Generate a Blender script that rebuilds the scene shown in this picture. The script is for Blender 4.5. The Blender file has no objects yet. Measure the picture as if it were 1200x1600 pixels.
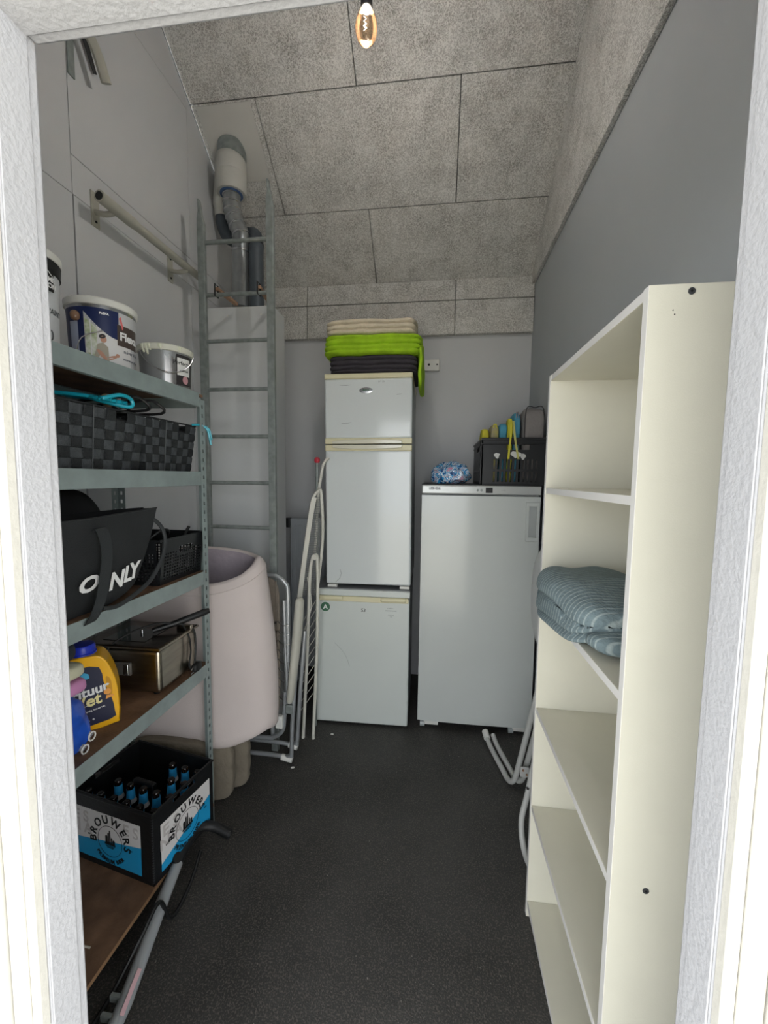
import bpy, math, random
from mathutils import Matrix, Vector, noise
random.seed(7)
S = bpy.context.scene
COL = S.collection
PI = math.pi

# ------------------------------------------------------------------ camera
f_px = 640.0
yaw, pitch, roll = (math.radians(a) for a in (7.44, 4.85, 0.72))
cy_, sy_ = math.cos(yaw), math.sin(yaw)
cp_, sp_ = math.cos(pitch), math.sin(pitch)
cr_, sr_ = math.cos(roll), math.sin(roll)
Mz = Matrix(((cy_, sy_, 0), (-sy_, cy_, 0), (0, 0, 1)))
Mb = Matrix(((1, 0, 0), (0, 0, -1), (0, 1, 0)))
Mx = Matrix(((1, 0, 0), (0, cp_, -sp_), (0, sp_, cp_)))
Mr = Matrix(((cr_, -sr_, 0), (sr_, cr_, 0), (0, 0, 1)))
MC = Mr @ Mx @ Mb @ Mz
camd = bpy.data.cameras.new('camera')
cam = bpy.data.objects.new('camera', camd); COL.objects.link(cam)
rt, dn, fw = MC[0], MC[1], MC[2]
cm = Matrix.Identity(4)
for i in range(3):
    cm[i][0] = rt[i]; cm[i][1] = -dn[i]; cm[i][2] = -fw[i]
cm[2][3] = 1.56
cam.matrix_world = cm
camd.sensor_fit = 'HORIZONTAL'; camd.sensor_width = 36
camd.lens = f_px / 1200 * 36
camd.clip_start = 0.01; camd.clip_end = 200
S.camera = cam

# ------------------------------------------------------------------ sky and exposure
W = bpy.data.worlds.new('sky'); S.world = W; W.use_nodes = True
nt = W.node_tree; bg = nt.nodes['Background']
bg.inputs['Color'].default_value = (0.93, 0.97, 1.0, 1)
bg.inputs['Strength'].default_value = 1.9
# midday sun from the side of the building: it lights the paving outside but never enters the doorway
sund = bpy.data.lights.new('sun', 'SUN'); sund.energy = 6.0; sund.angle = .01; sund.color = (1, .96, .88)
sun = bpy.data.objects.new('sun', sund); COL.objects.link(sun)
sun.rotation_euler = Vector((-.75, -.14, -.62)).to_track_quat('-Z', 'Y').to_euler()
S.view_settings.view_transform = 'Standard'
S.view_settings.look = 'None'
S.view_settings.exposure = 1.42
S.view_settings.gamma = 1
S.view_settings.use_curve_mapping = False

# ------------------------------------------------------------------ materials
def srgb(c):
    if isinstance(c, str):
        c = [int(c[i:i+2], 16) / 255 for i in (0, 2, 4)]
    return tuple((v / 12.92 if v <= .04045 else ((v + .055) / 1.055) ** 2.4) for v in c)
MATS = {}
def mat(name, col, rough=.6, metal=0, var=.06, scale=6, bump=0., bscale=60, spec=.5, coat=0, trans=0, ior=1.45, alpha=1, detail=4, stretch=None, col2=None):
    if name in MATS: return MATS[name]
    m = bpy.data.materials.new(name); m.use_nodes = True
    n = m.node_tree.nodes; l = m.node_tree.links; b = n['Principled BSDF']
    c = srgb(col)
    tc = n.new('ShaderNodeTexCoord'); src = tc.outputs['Object']
    if stretch:
        mp = n.new('ShaderNodeMapping'); mp.inputs['Scale'].default_value = stretch
        l.new(src, mp.inputs[0]); src = mp.outputs[0]
    nz = n.new('ShaderNodeTexNoise'); nz.inputs['Scale'].default_value = scale; nz.inputs['Detail'].default_value = detail
    l.new(src, nz.inputs['Vector'])
    rmp = n.new('ShaderNodeValToRGB')
    e = rmp.color_ramp.elements
    e[0].position = .3; e[1].position = .7
    if col2: c0, c1 = srgb(col2), c
    else: c0 = tuple(v * (1 - var) for v in c); c1 = tuple(min(1, v * (1 + var)) for v in c)
    e[0].color = (*c0, 1); e[1].color = (*c1, 1)
    l.new(nz.outputs['Fac'], rmp.inputs[0]); l.new(rmp.outputs[0], b.inputs['Base Color'])
    b.inputs['Roughness'].default_value = rough; b.inputs['Metallic'].default_value = metal
    b.inputs['Specular IOR Level'].default_value = spec
    b.inputs['Coat Weight'].default_value = coat; b.inputs['Coat Roughness'].default_value = .08
    b.inputs['Transmission Weight'].default_value = trans; b.inputs['IOR'].default_value = ior
    b.inputs['Alpha'].default_value = alpha
    if bump:
        n2 = n.new('ShaderNodeTexNoise'); n2.inputs['Scale'].default_value = bscale; n2.inputs['Detail'].default_value = 3
        l.new(src, n2.inputs['Vector'])
        bp = n.new('ShaderNodeBump'); bp.inputs['Strength'].default_value = bump; bp.inputs['Distance'].default_value = .01
        l.new(n2.outputs['Fac'], bp.inputs['Height']); l.new(bp.outputs[0], b.inputs['Normal'])
    MATS[name] = m
    return m

def woodwool(name, light, dark):
    m = bpy.data.materials.new(name); m.use_nodes = True
    n = m.node_tree.nodes; l = m.node_tree.links; b = n['Principled BSDF']
    tc = n.new('ShaderNodeTexCoord')
    acc = None
    for i, (sc, th) in enumerate(((62, .035), (80, .04), (105, .05), (72, .035))):
        mp = n.new('ShaderNodeMapping'); mp.inputs['Location'].default_value = (i * 7.3, i * 3.1, i * 5.7)
        mp.inputs['Rotation'].default_value = (i * .7, i * 1.1, i * .9)
        l.new(tc.outputs['Object'], mp.inputs[0])
        nz = n.new('ShaderNodeTexNoise'); nz.inputs['Scale'].default_value = sc; nz.inputs['Detail'].default_value = .6
        l.new(mp.outputs[0], nz.inputs['Vector'])
        s = n.new('ShaderNodeMath'); s.operation = 'SUBTRACT'; s.inputs[1].default_value = .5; l.new(nz.outputs['Fac'], s.inputs[0])
        a = n.new('ShaderNodeMath'); a.operation = 'ABSOLUTE'; l.new(s.outputs[0], a.inputs[0])
        r = n.new('ShaderNodeMapRange'); r.inputs['From Min'].default_value = 0; r.inputs['From Max'].default_value = th
        r.inputs['To Min'].default_value = 1; r.inputs['To Max'].default_value = 0; l.new(a.outputs[0], r.inputs['Value'])
        if acc is None: acc = r.outputs[0]
        else:
            mx = n.new('ShaderNodeMath'); mx.operation = 'MAXIMUM'; l.new(acc, mx.inputs[0]); l.new(r.outputs[0], mx.inputs[1]); acc = mx.outputs[0]
    # patches where paint has closed the gaps
    nz = n.new('ShaderNodeTexNoise'); nz.inputs['Scale'].default_value = 9; nz.inputs['Detail'].default_value = 4
    l.new(tc.outputs['Object'], nz.inputs['Vector'])
    r = n.new('ShaderNodeMapRange'); r.inputs['From Min'].default_value = .3; r.inputs['From Max'].default_value = .8
    r.inputs['To Min'].default_value = 0.1; r.inputs['To Max'].default_value = .6; l.new(nz.outputs['Fac'], r.inputs['Value'])
    ad = n.new('ShaderNodeMath'); ad.operation = 'ADD'; ad.use_clamp = True; l.new(acc, ad.inputs[0]); l.new(r.outputs[0], ad.inputs[1])
    mix = n.new('ShaderNodeMix'); mix.data_type = 'RGBA'
    mix.inputs['A'].default_value = (*srgb(dark), 1); mix.inputs['B'].default_value = (*srgb(light), 1)
    l.new(ad.outputs[0], mix.inputs['Factor']); l.new(mix.outputs['Result'], b.inputs['Base Color'])
    bp = n.new('ShaderNodeBump'); bp.inputs['Strength'].default_value = .5; bp.inputs['Distance'].default_value = .004
    l.new(ad.outputs[0], bp.inputs['Height']); l.new(bp.outputs[0], b.inputs['Normal'])
    b.inputs['Roughness'].default_value = .9
    MATS[name] = m
    return m

def speckle(name, base, spots, rough=.7, sc=90, thr=.72, bump=.3):
    m = mat(name, base, rough, var=.4, scale=3, bump=bump, bscale=260, detail=8)
    n = m.node_tree.nodes; l = m.node_tree.links; b = n['Principled BSDF']
    src = b.inputs['Base Color'].links[0].from_socket
    tc = n.new('ShaderNodeTexCoord')
    v = n.new('ShaderNodeTexNoise'); v.inputs['Scale'].default_value = sc; v.inputs['Detail'].default_value = 2
    l.new(tc.outputs['Object'], v.inputs['Vector'])
    r = n.new('ShaderNodeMapRange'); r.inputs['From Min'].default_value = thr; r.inputs['From Max'].default_value = thr + .03
    l.new(v.outputs['Fac'], r.inputs['Value'])
    mx = n.new('ShaderNodeMix'); mx.data_type = 'RGBA'; l.new(r.outputs[0], mx.inputs['Factor'])
    l.new(src, mx.inputs['A']); mx.inputs['B'].default_value = (*srgb(spots), 1)
    l.new(mx.outputs['Result'], b.inputs['Base Color'])
    return m

def stripes(name, base, line, scale, rough=.9, axis='Y'):
    m = mat(name, base, rough, var=.12, scale=30, bump=.5, bscale=120)
    n = m.node_tree.nodes; l = m.node_tree.links; b = n['Principled BSDF']
    src = b.inputs['Base Color'].links[0].from_socket
    tc = n.new('ShaderNodeTexCoord')
    w = n.new('ShaderNodeTexWave'); w.bands_direction = axis; w.inputs['Scale'].default_value = scale
    w.inputs['Distortion'].default_value = 1.2; w.inputs['Detail'].default_value = 1; w.inputs['Detail Scale'].default_value = .6
    l.new(tc.outputs['Object'], w.inputs['Vector'])
    r = n.new('ShaderNodeMapRange'); r.inputs['From Min'].default_value = .78; r.inputs['From Max'].default_value = 1
    r.inputs['To Max'].default_value = .6
    l.new(w.outputs['Fac'], r.inputs['Value'])
    mx = n.new('ShaderNodeMix'); mx.data_type = 'RGBA'; l.new(r.outputs[0], mx.inputs['Factor'])
    l.new(src, mx.inputs['A']); mx.inputs['B'].default_value = (*srgb(line), 1)
    l.new(mx.outputs['Result'], b.inputs['Base Color'])
    return m

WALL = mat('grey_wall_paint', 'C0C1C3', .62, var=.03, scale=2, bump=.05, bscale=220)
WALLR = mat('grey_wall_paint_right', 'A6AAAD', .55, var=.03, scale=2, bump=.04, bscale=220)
WOOL = woodwool('woodwool_board', 'DCDAD6', '85827C')
WHITE = mat('white_plaster_paint', 'B4B4B8', .6, var=.03, scale=3, bump=.22, bscale=130)
FRAMEP = mat('cream_frame_paint', 'CBC8C0', .45, var=.03, scale=4, bump=.15, bscale=90)
DARKGAP = mat('dark_gap', '2A2B2B', .9)
FLOOR = speckle('dark_screed', '363534', '908C84', .55, 75, .735, .35)
def grain(m, col, sc, thr, fac):
    n = m.node_tree.nodes; l = m.node_tree.links; b = n['Principled BSDF']
    src = b.inputs['Base Color'].links[0].from_socket
    tc = n.new('ShaderNodeTexCoord'); v = n.new('ShaderNodeTexNoise'); v.inputs['Scale'].default_value = sc; v.inputs['Detail'].default_value = 3
    l.new(tc.outputs['Object'], v.inputs['Vector'])
    r = n.new('ShaderNodeMapRange'); r.inputs['From Min'].default_value = thr; r.inputs['From Max'].default_value = thr + .15; r.inputs['To Max'].default_value = fac
    l.new(v.outputs['Fac'], r.inputs['Value'])
    mx = n.new('ShaderNodeMix'); mx.data_type = 'RGBA'; l.new(r.outputs[0], mx.inputs['Factor'])
    l.new(src, mx.inputs['A']); mx.inputs['B'].default_value = (*srgb(col), 1); l.new(mx.outputs['Result'], b.inputs['Base Color'])
grain(FLOOR, '6E6860', 190, .50, .55)
GROUND = mat('outdoor_paving', 'B8B5AC', .9, var=.1, scale=4, bump=.3)
CREAM = mat('cream_melamine', 'D0CDBF', .42, var=.015, scale=14, bump=.05, bscale=500)
CREAMEDGE = mat('pale_edge_band', 'D6D4D2', .4, var=.02)
BLACK = mat('black_plastic', '17181A', .42, var=.1)
RUBBER = mat('black_rubber', '101112', .55, var=.1)
STEEL = mat('painted_steel', '8A9695', .45, metal=.15, var=.1, scale=18, bump=.08, bscale=90)
GALV = mat('galvanised_steel', '858B89', .5, metal=.25, var=.2, scale=30, bump=.2, bscale=70)
STAIN = mat('stainless_steel', 'A49D90', .28, metal=1, var=.15, scale=9, stretch=(1, 1, 8), bump=.05, bscale=90)
CHROME = mat('bright_metal', 'C8C9CA', .25, metal=1, var=.05)
SILVER = mat('duct_silver', 'A7AAAB', .33, metal=.85, var=.1, scale=20)
DUCTDK = mat('duct_dark_grey', '4C535A', .5, metal=.2, var=.1)
MDF = mat('brown_hardboard', '80614A', .7, var=.2, scale=14, bump=.25, bscale=120, detail=8, col2='5A4231')
MDFEDGE = mat('hardboard_edge', '8A6A4C', .8, var=.15, scale=30)
FRIDGE = mat('white_enamel', 'D3D8D8', .16, var=.015, scale=3, coat=.3)
FRIDGE2 = mat('white_enamel_lower', 'CED3CF', .3, var=.02, scale=3)
FRIDGE3 = mat('silver_white_enamel', 'C6CAC7', .2, var=.02, scale=3, coat=.3)
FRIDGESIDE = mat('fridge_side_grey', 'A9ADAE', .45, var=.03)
YELLOWED = mat('yellowed_plastic', 'D9D2B0', .35, var=.04)
WPLASTIC = mat('white_plastic', 'D8D7D2', .4, var=.03)
GREYCAB = mat('white_cabinet_board', 'C9CBCC', .5, var=.02, scale=3)
INK = mat('black_print', '111214', .5)
WPRINT = mat('white_print', 'E8E8E8', .5)

# ------------------------------------------------------------------ mesh builder
class MB:
    def __init__(s): s.v = []; s.f = []
    def add(s, vs, fs, M=None):
        b = len(s.v)
        s.v += [tuple(M @ Vector(p)) if M else tuple(p) for p in vs]
        s.f += [tuple(i + b for i in f) for f in fs]
        return s
    def box(s, x0, x1, y0, y1, z0, z1, M=None):
        x0, x1 = min(x0, x1), max(x0, x1); y0, y1 = min(y0, y1), max(y0, y1); z0, z1 = min(z0, z1), max(z0, z1)
        return s.add([(x0,y0,z0),(x1,y0,z0),(x1,y1,z0),(x0,y1,z0),(x0,y0,z1),(x1,y0,z1),(x1,y1,z1),(x0,y1,z1)],
                     [(0,3,2,1),(4,5,6,7),(0,1,5,4),(1,2,6,5),(2,3,7,6),(3,0,4,7)], M)
    def prism(s, pts, w0, w1, M=None):
        n = len(pts)
        vs = [(p[0], p[1], w0) for p in pts] + [(p[0], p[1], w1) for p in pts]
        fs = [tuple(range(n - 1, -1, -1)), tuple(range(n, 2 * n))] + [(i, (i+1) % n, n + (i+1) % n, n + i) for i in range(n)]
        return s.add(vs, fs, M)
    def grid(s, fn, nu, nv, cu=False, M=None):
        vs = []; fs = []
        for j in range(nv + 1):
            for i in range(nu if cu else nu + 1): vs.append(fn(i / nu, j / nv))
        w = nu if cu else nu + 1
        for j in range(nv):
            for i in range(nu):
                a = j * w + i; b = j * w + (i + 1) % w
                fs.append((a, b, b + w, a + w))
        return s.add(vs, fs, M)
    def tube(s, pts, r, n=10, closed=False, M=None, squash=1):
        pts = [Vector(p) for p in pts]; m = len(pts)
        rs = r if isinstance(r, (list, tuple)) else [r] * m
        vs = []; fs = []
        up = None
        for i, p in enumerate(pts):
            a = pts[(i - 1) % m] if (closed or i > 0) else p
            b = pts[(i + 1) % m] if (closed or i < m - 1) else p
            t = (b - a).normalized()
            if up is None:
                up = Vector((0, 0, 1)) if abs(t.z) < .9 else Vector((0, 1, 0))
            e1 = (up - t * up.dot(t)).normalized(); up = e1
            e2 = t.cross(e1)
            for k in range(n):
                an = 2 * PI * k / n
                vs.append(p + (e1 * math.cos(an) + e2 * math.sin(an) * squash) * rs[i])
        for i in range(m if closed else m - 1):
            for k in range(n):
                a = i * n + k; b = i * n + (k + 1) % n; c = ((i + 1) % m) * n
                fs.append((a, b, c + (k + 1) % n, c + k))
        if not closed:
            fs.append(tuple(range(n - 1, -1, -1))); fs.append(tuple(range((m - 1) * n, m * n)))
        return s.add(vs, fs, M)
    def lathe(s, prof, c=(0, 0, 0), n=32, M=None, sx=1, sy=1):
        vs = []; fs = []
        for (r, z) in prof:
            for k in range(n):
                a = 2 * PI * k / n
                vs.append((c[0] + r * math.cos(a) * sx, c[1] + r * math.sin(a) * sy, c[2] + z))
        for i in range(len(prof) - 1):
            for k in range(n):
                fs.append((i*n+k, i*n+(k+1) % n, (i+1)*n+(k+1) % n, (i+1)*n+k))
        if prof[0][0] > 1e-6: fs.append(tuple(range(n - 1, -1, -1)))
        if prof[-1][0] > 1e-6: fs.append(tuple(range((len(prof)-1)*n, len(prof)*n)))
        return s.add(vs, fs, M)
    def soft(s, c, d, n=14, p=5., amp=.006, fq=9, creases=(), cd=.012, seed=0, M=None, fn=None):
        """rounded lumpy cushion: centre c, full size d"""
        hx, hy, hz = (v / 2 for v in d)
        vs = []; fs = []; idx = {}
        def key(i, j, k):
            if (i, j, k) in idx: return idx[(i, j, k)]
            x, y, z = (2 * i / n - 1), (2 * j / n - 1), (2 * k / n - 1)
            L = (abs(x) ** p + abs(y) ** p + abs(z) ** p) ** (1 / p)
            m = max(abs(x), abs(y), abs(z))
            q = Vector((x, y, z)) * (m / L)
            P = Vector((q.x * hx, q.y * hy, q.z * hz))
            nn = noise.noise_vector(P * fq + Vector((seed * 3.7, seed, 1.3)))
            P += nn * amp
            for cz in creases:
                g = math.exp(-((q.z - cz) / .09) ** 2) * cd
                side = Vector((q.x * (abs(q.x) > .7), q.y * (abs(q.y) > .7), 0))
                P -= side * g
            if fn: P = fn(P, q)
            idx[(i, j, k)] = len(vs); vs.append(tuple(P + Vector(c)))
            return idx[(i, j, k)]
        for a in range(n):
            for b in range(n):
                fs.append((key(a,b,0), key(a,b+1,0), key(a+1,b+1,0), key(a+1,b,0)))
                fs.append((key(a,b,n), key(a+1,b,n), key(a+1,b+1,n), key(a,b+1,n)))
                fs.append((key(a,0,b), key(a+1,0,b), key(a+1,0,b+1), key(a,0,b+1)))
                fs.append((key(a,n,b), key(a,n,b+1), key(a+1,n,b+1), key(a+1,n,b)))
                fs.append((key(0,a,b), key(0,a,b+1), key(0,a+1,b+1), key(0,a+1,b)))
                fs.append((key(n,a,b), key(n,a+1,b), key(n,a+1,b+1), key(n,a,b+1)))
        return s.add(vs, fs, M)
    def holed(s, us, vs_, skip, t, M=None):
        """panel in the u-v plane with real holes; skip(i,j) tells an open cell; thickness t along w"""
        nu, nv = len(us) - 1, len(vs_) - 1
        V = [(u, v, w) for w in (0, t) for v in vs_ for u in us]
        g = lambda i, j, w: w * (nu + 1) * (nv + 1) + j * (nu + 1) + i
        op = lambda i, j: i < 0 or j < 0 or i >= nu or j >= nv or skip(i, j)
        F = []
        for j in range(nv):
            for i in range(nu):
                if skip(i, j): continue
                F.append((g(i,j,1), g(i+1,j,1), g(i+1,j+1,1), g(i,j+1,1)))
                F.append((g(i,j,0), g(i,j+1,0), g(i+1,j+1,0), g(i+1,j,0)))
                if op(i-1, j): F.append((g(i,j,0), g(i,j,1), g(i,j+1,1), g(i,j+1,0)))
                if op(i+1, j): F.append((g(i+1,j,0), g(i+1,j+1,0), g(i+1,j+1,1), g(i+1,j,1)))
                if op(i, j-1): F.append((g(i,j,0), g(i+1,j,0), g(i+1,j,1), g(i,j,1)))
                if op(i, j+1): F.append((g(i,j+1,0), g(i,j+1,1), g(i+1,j+1,1), g(i+1,j+1,0)))
        return s.add(V, F, M)

def fmat(o, u, v):
    u = Vector(u).normalized(); v = Vector(v); v = (v - u * u.dot(v)).normalized(); w = u.cross(v)
    M = Matrix.Identity(4)
    for i in range(3): M[i][0] = u[i]; M[i][1] = v[i]; M[i][2] = w[i]; M[i][3] = o[i]
    return M
def smooth(pts, k=6, closed=False):
    P = [Vector(p) for p in pts]; n = len(P); out = []
    rng = range(n if closed else n - 1)
    for i in rng:
        p0 = P[i-1] if (i > 0 or closed) else P[i]; p1 = P[i]; p2 = P[(i+1) % n]
        p3 = P[(i+2) % n] if (closed or i + 2 < n) else p2
        for t in range(k):
            t /= k
            out.append(.5 * ((2*p1) + (p2-p0)*t + (2*p0-5*p1+4*p2-p3)*t*t + (-p0+3*p1-3*p2+p3)*t**3))
    if not closed: out.append(P[-1])
    return out
def arc(c, r, a0, a1, n, M):
    """points of an arc in the plane of M"""
    return [M @ Vector((c[0] + r * math.cos(a0 + (a1-a0)*i/n), c[1] + r * math.sin(a0 + (a1-a0)*i/n), 0)) for i in range(n+1)]

ROOTM = {}
def thing(name, label, cat, loc=(0, 0, 0), rz=0, group=None, world=False, struct=False):
    o = bpy.data.objects.new(name, None); COL.objects.link(o)
    o.location = loc; o.rotation_euler = (0, 0, rz); o.empty_display_size = .05
    if struct: o['kind'] = 'structure'
    if label: o['label'] = label
    if cat and not struct: o['category'] = cat
    if group: o['group'] = group
    ROOTM[o.name] = (Matrix.Translation(loc) @ Matrix.Rotation(rz, 4, 'Z')).inverted() if world else None
    return o
def make(name, mb, m, parent=None, bevel=0, segs=2, label=None, ang=38, kind=None):
    me = bpy.data.meshes.new(name); me.from_pydata(mb.v, [], mb.f); me.update()
    me.materials.append(m)
    o = bpy.data.objects.new(name, me); COL.objects.link(o)
    if parent:
        o.parent = parent
        I = ROOTM.get(parent.name)
        if I: me.transform(I)
        ROOTM[o.name] = I
    me.shade_smooth() if hasattr(me, 'shade_smooth') else None
    me.set_sharp_from_angle(angle=math.radians(ang))
    if bevel:
        b = o.modifiers.new('bevel', 'BEVEL'); b.width = bevel; b.segments = segs; b.limit_method = 'ANGLE'; b.angle_limit = math.radians(40)
    if label: o['label'] = label
    if kind: o['kind'] = kind
    return o
def single(name, mb, m, label, cat, group=None, bevel=0, segs=2, ang=38, kind=None, struct=False):
    xs = [v[0] for v in mb.v]; ys = [v[1] for v in mb.v]; zs = [v[2] for v in mb.v]
    c = Vector(((min(xs)+max(xs))/2, (min(ys)+max(ys))/2, min(zs)))
    mb.v = [tuple(Vector(v) - c) for v in mb.v]
    o = make(name, mb, m, None, bevel, segs, None, ang, kind)
    o.location = c
    if label: o['label'] = label
    if struct: o['kind'] = 'structure'
    else: o['category'] = cat
    if group: o['group'] = group
    return o

TC = {}
def text_geo(s, size, extrude=0.0004, align='CENTER', bold=0.0, shear=0.0):
    k = (s, size, extrude, align, bold, shear)
    if k in TC: return TC[k]
    cu = bpy.data.curves.new('t', 'FONT'); cu.body = s; cu.size = size; cu.extrude = extrude; cu.align_x = align
    cu.offset = bold; cu.shear = shear; cu.resolution_u = 3
    o = bpy.data.objects.new('t', cu); COL.objects.link(o)
    dg = bpy.context.evaluated_depsgraph_get()
    me = bpy.data.meshes.new_from_object(o.evaluated_get(dg))
    g = ([tuple(v.co) for v in me.vertices], [tuple(p.vertices) for p in me.polygons])
    bpy.data.objects.remove(o); bpy.data.curves.remove(cu); bpy.data.meshes.remove(me)
    TC[k] = g
    return g
def text(mb, s, size, M, align='CENTER', bold=0.0, shear=0.0, fn=None, extrude=.0004):
    v, f = text_geo(s, size, extrude, align, bold, shear)
    if fn: v = [fn(p) for p in v]
    mb.add(v, f, M)
def arc_text(mb, s, size, r, a_mid, gap, M, c=(0, 0), flip=False, bold=0.0):
    """letters set one by one on an arc; each takes its own width plus gap"""
    ws = []
    for ch in s:
        if ch == ' ': ws.append(size * .3); continue
        v, _ = text_geo(ch, size, .0004, 'CENTER', bold)
        ws.append(max(p[0] for p in v) - min(p[0] for p in v))
    tot = sum(ws) + gap * (len(s) - 1)
    pos = -tot / 2
    for ch, w in zip(s, ws):
        m = pos + w / 2; pos += w + gap
        if ch == ' ': continue
        v, _ = text_geo(ch, size, .0004, 'CENTER', bold)
        off = (max(p[0] for p in v) + min(p[0] for p in v)) / 2
        a = a_mid + (m / r) * (1 if flip else -1)
        L = Matrix.Translation((c[0] + r * math.cos(a), c[1] + r * math.sin(a), 0)) @ Matrix.Rotation(a - PI/2 + (PI if flip else 0), 4, 'Z') @ Matrix.Translation((-off, 0, 0))
        text(mb, ch, size, M @ L, bold=bold)

# ================================================================== the setting
K = .745                       # roof pitch: z = 2.97 + K*(3.15-y)
cs = math.sqrt(1 + K*K)
def roofz(y): return 2.97 + K * (3.15 - y)
XL, XR, YB = -1.417, .645, 3.15

make_floor = MB().box(-1.6, .8, .43, 3.3, -.12, 0)
single('floor', make_floor, FLOOR, 'dark rough screed floor with pale specks', None, struct=True)
single('ground_outside', MB().box(-9, 9, -12, .42, -.16, -.03), GROUND, 'paved ground outside the doorway', None, struct=True)

def clip_pts(y0, y1, z0, z1, off=0.0):
    """polygon in y,z below the roof plane"""
    t = lambda y: min(z1, roofz(y) - off)
    pts = [(y0, z0), (y1, z0)]
    pts.append((y1, t(y1)))
    yk = 3.15 - (z1 + off - 2.97) / K
    if y0 < yk < y1: pts.append((yk, z1))
    pts.append((y0, t(y0)))
    return pts
MYZ = Matrix(((0, 0, 1, 0), (1, 0, 0, 0), (0, 1, 0, 0), (0, 0, 0, 1)))   # (u,v,w)->(x=w,y=u,z=v)

wl = thing('wall_left', 'grey painted left wall of large butted boards', None, (XL, 1.8, 0), struct=True, world=True)
make('backing', MB().prism(clip_pts(.5, 3.2, -.05, 4.6, .03), XL - .04, XL - .008, MYZ), DARKGAP, wl)
g = .0012
cells = [(.55, 1.498, 0, 2.63), (1.502, 2.262, 0, 2.63), (2.262, 3.15, 0, 2.63),
         (.55, 1.498, 2.63, 4.3), (1.498, 3.15, 2.63, 2.775), (1.498, 2.262, 2.775, 3.56), (2.262, 3.15, 2.775, 4.3), (1.498, 2.262, 3.56, 4.3)]
for (a, b, c, d) in cells:
    if roofz(b) - .004 < c:
        if roofz(a) <= c + .02: continue
    pts = clip_pts(a + g, min(b - g, 3.15 - (c + .006 - 2.97) / K), c + g, d - g, .004)
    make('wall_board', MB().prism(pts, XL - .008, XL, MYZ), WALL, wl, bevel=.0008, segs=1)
wr = thing('wall_right', 'darker grey painted right wall', None, (XR, 1.8, 0), struct=True, world=True)
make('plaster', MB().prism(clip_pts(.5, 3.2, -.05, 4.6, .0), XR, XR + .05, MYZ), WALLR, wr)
# vertical wood-wool cladding above the paint
for (a, b) in ((2.26, 3.13), (1.15, 2.257), (.55, 1.147)):
    make('woodwool_strip', MB().prism([(a, 2.93), (b, 2.93), (b, min(roofz(b) - .002, 4.28)), (a, min(4.28, roofz(a) - .002))], XR - .022, XR, MYZ), WOOL, wr, bevel=.002, segs=1)
wb = thing('wall_back', 'grey back wall under a wood-wool band', None, (-.4, YB, 0), struct=True, world=True)
make('plaster', MB().box(XL - .05, XR + .05, YB, YB + .06, -.05, 3.0), WALL, wb)
xs = [XL, -1.01, .094, XR]
for a, b in zip(xs, xs[1:]):
    make('woodwool_band', MB().box(a + .002, b - .002, YB - .045, YB, 2.60, 2.835), WOOL, wb, bevel=.004, segs=2)
    make('woodwool_cove', MB().add([(a+.002, YB-.045, 2.84), (b-.002, YB-.045, 2.84), (b-.002, YB-.035, 2.985), (a+.002, YB-.035, 2.985), (a+.002, YB, 2.84), (b-.002, YB, 2.84), (b-.002, YB, 2.985), (a+.002, YB, 2.985)],
                                   [(0,1,2,3), (4,7,6,5), (0,4,5,1), (3,2,6,7), (0,3,7,4), (1,5,6,2)]), WOOL, wb, bevel=.003, segs=1)

ce = thing('ceiling', 'sloping ceiling of white painted wood-wool boards', None, (-.4, 2, 3.8), struct=True, world=True)
def slope(x0, x1, s0, s1, t0, t1):
    """box on the roof slope; s runs up the slope from the back wall, t is depth above the underside"""
    vs = []
    for t in (t0, t1):
        for (x, s) in ((x0, s0), (x1, s0), (x1, s1), (x0, s1)):
            y = 3.15 - s / cs; z = 2.97 + K * s / cs
            vs.append((x, y + t * K / cs, z + t / cs))
    return MB().add(vs, [(0,1,2,3), (7,6,5,4), (0,4,5,1), (1,5,6,2), (2,6,7,3), (3,7,4,0)])
make('backing', slope(XL - .05, XR + .05, -.1, 2.25, .026, .06), DARKGAP, ce)
rows = [(0.012, .505, [XL, -.483, XR]), (.505, 1.067, [XL, -1.04, .07, XR]), (1.067, 1.63, [XL, -.475, XR]), (1.63, 2.19, [XL, -1.04, .07, XR])]
for (s0, s1, xj) in rows:
    for a, b in zip(xj, xj[1:]):
        make('ceiling_board', slope(a + .002, b - .002, s0 + .0018, s1 - .0018, 0, .026), WOOL, ce, bevel=.0025, segs=1)
make('ceiling_plate', slope(-1.388, -1.07, .70, 1.058, -.006, .004), mat('plain_plate', 'C4C2BD', .6, var=.03), ce, bevel=.0015, segs=1, label='smooth off-white plate around the ducts')
make('flat_board', MB().box(XL - .05, XR + .05, .5, 1.41, 4.28, 4.33), WOOL, ce)

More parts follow.
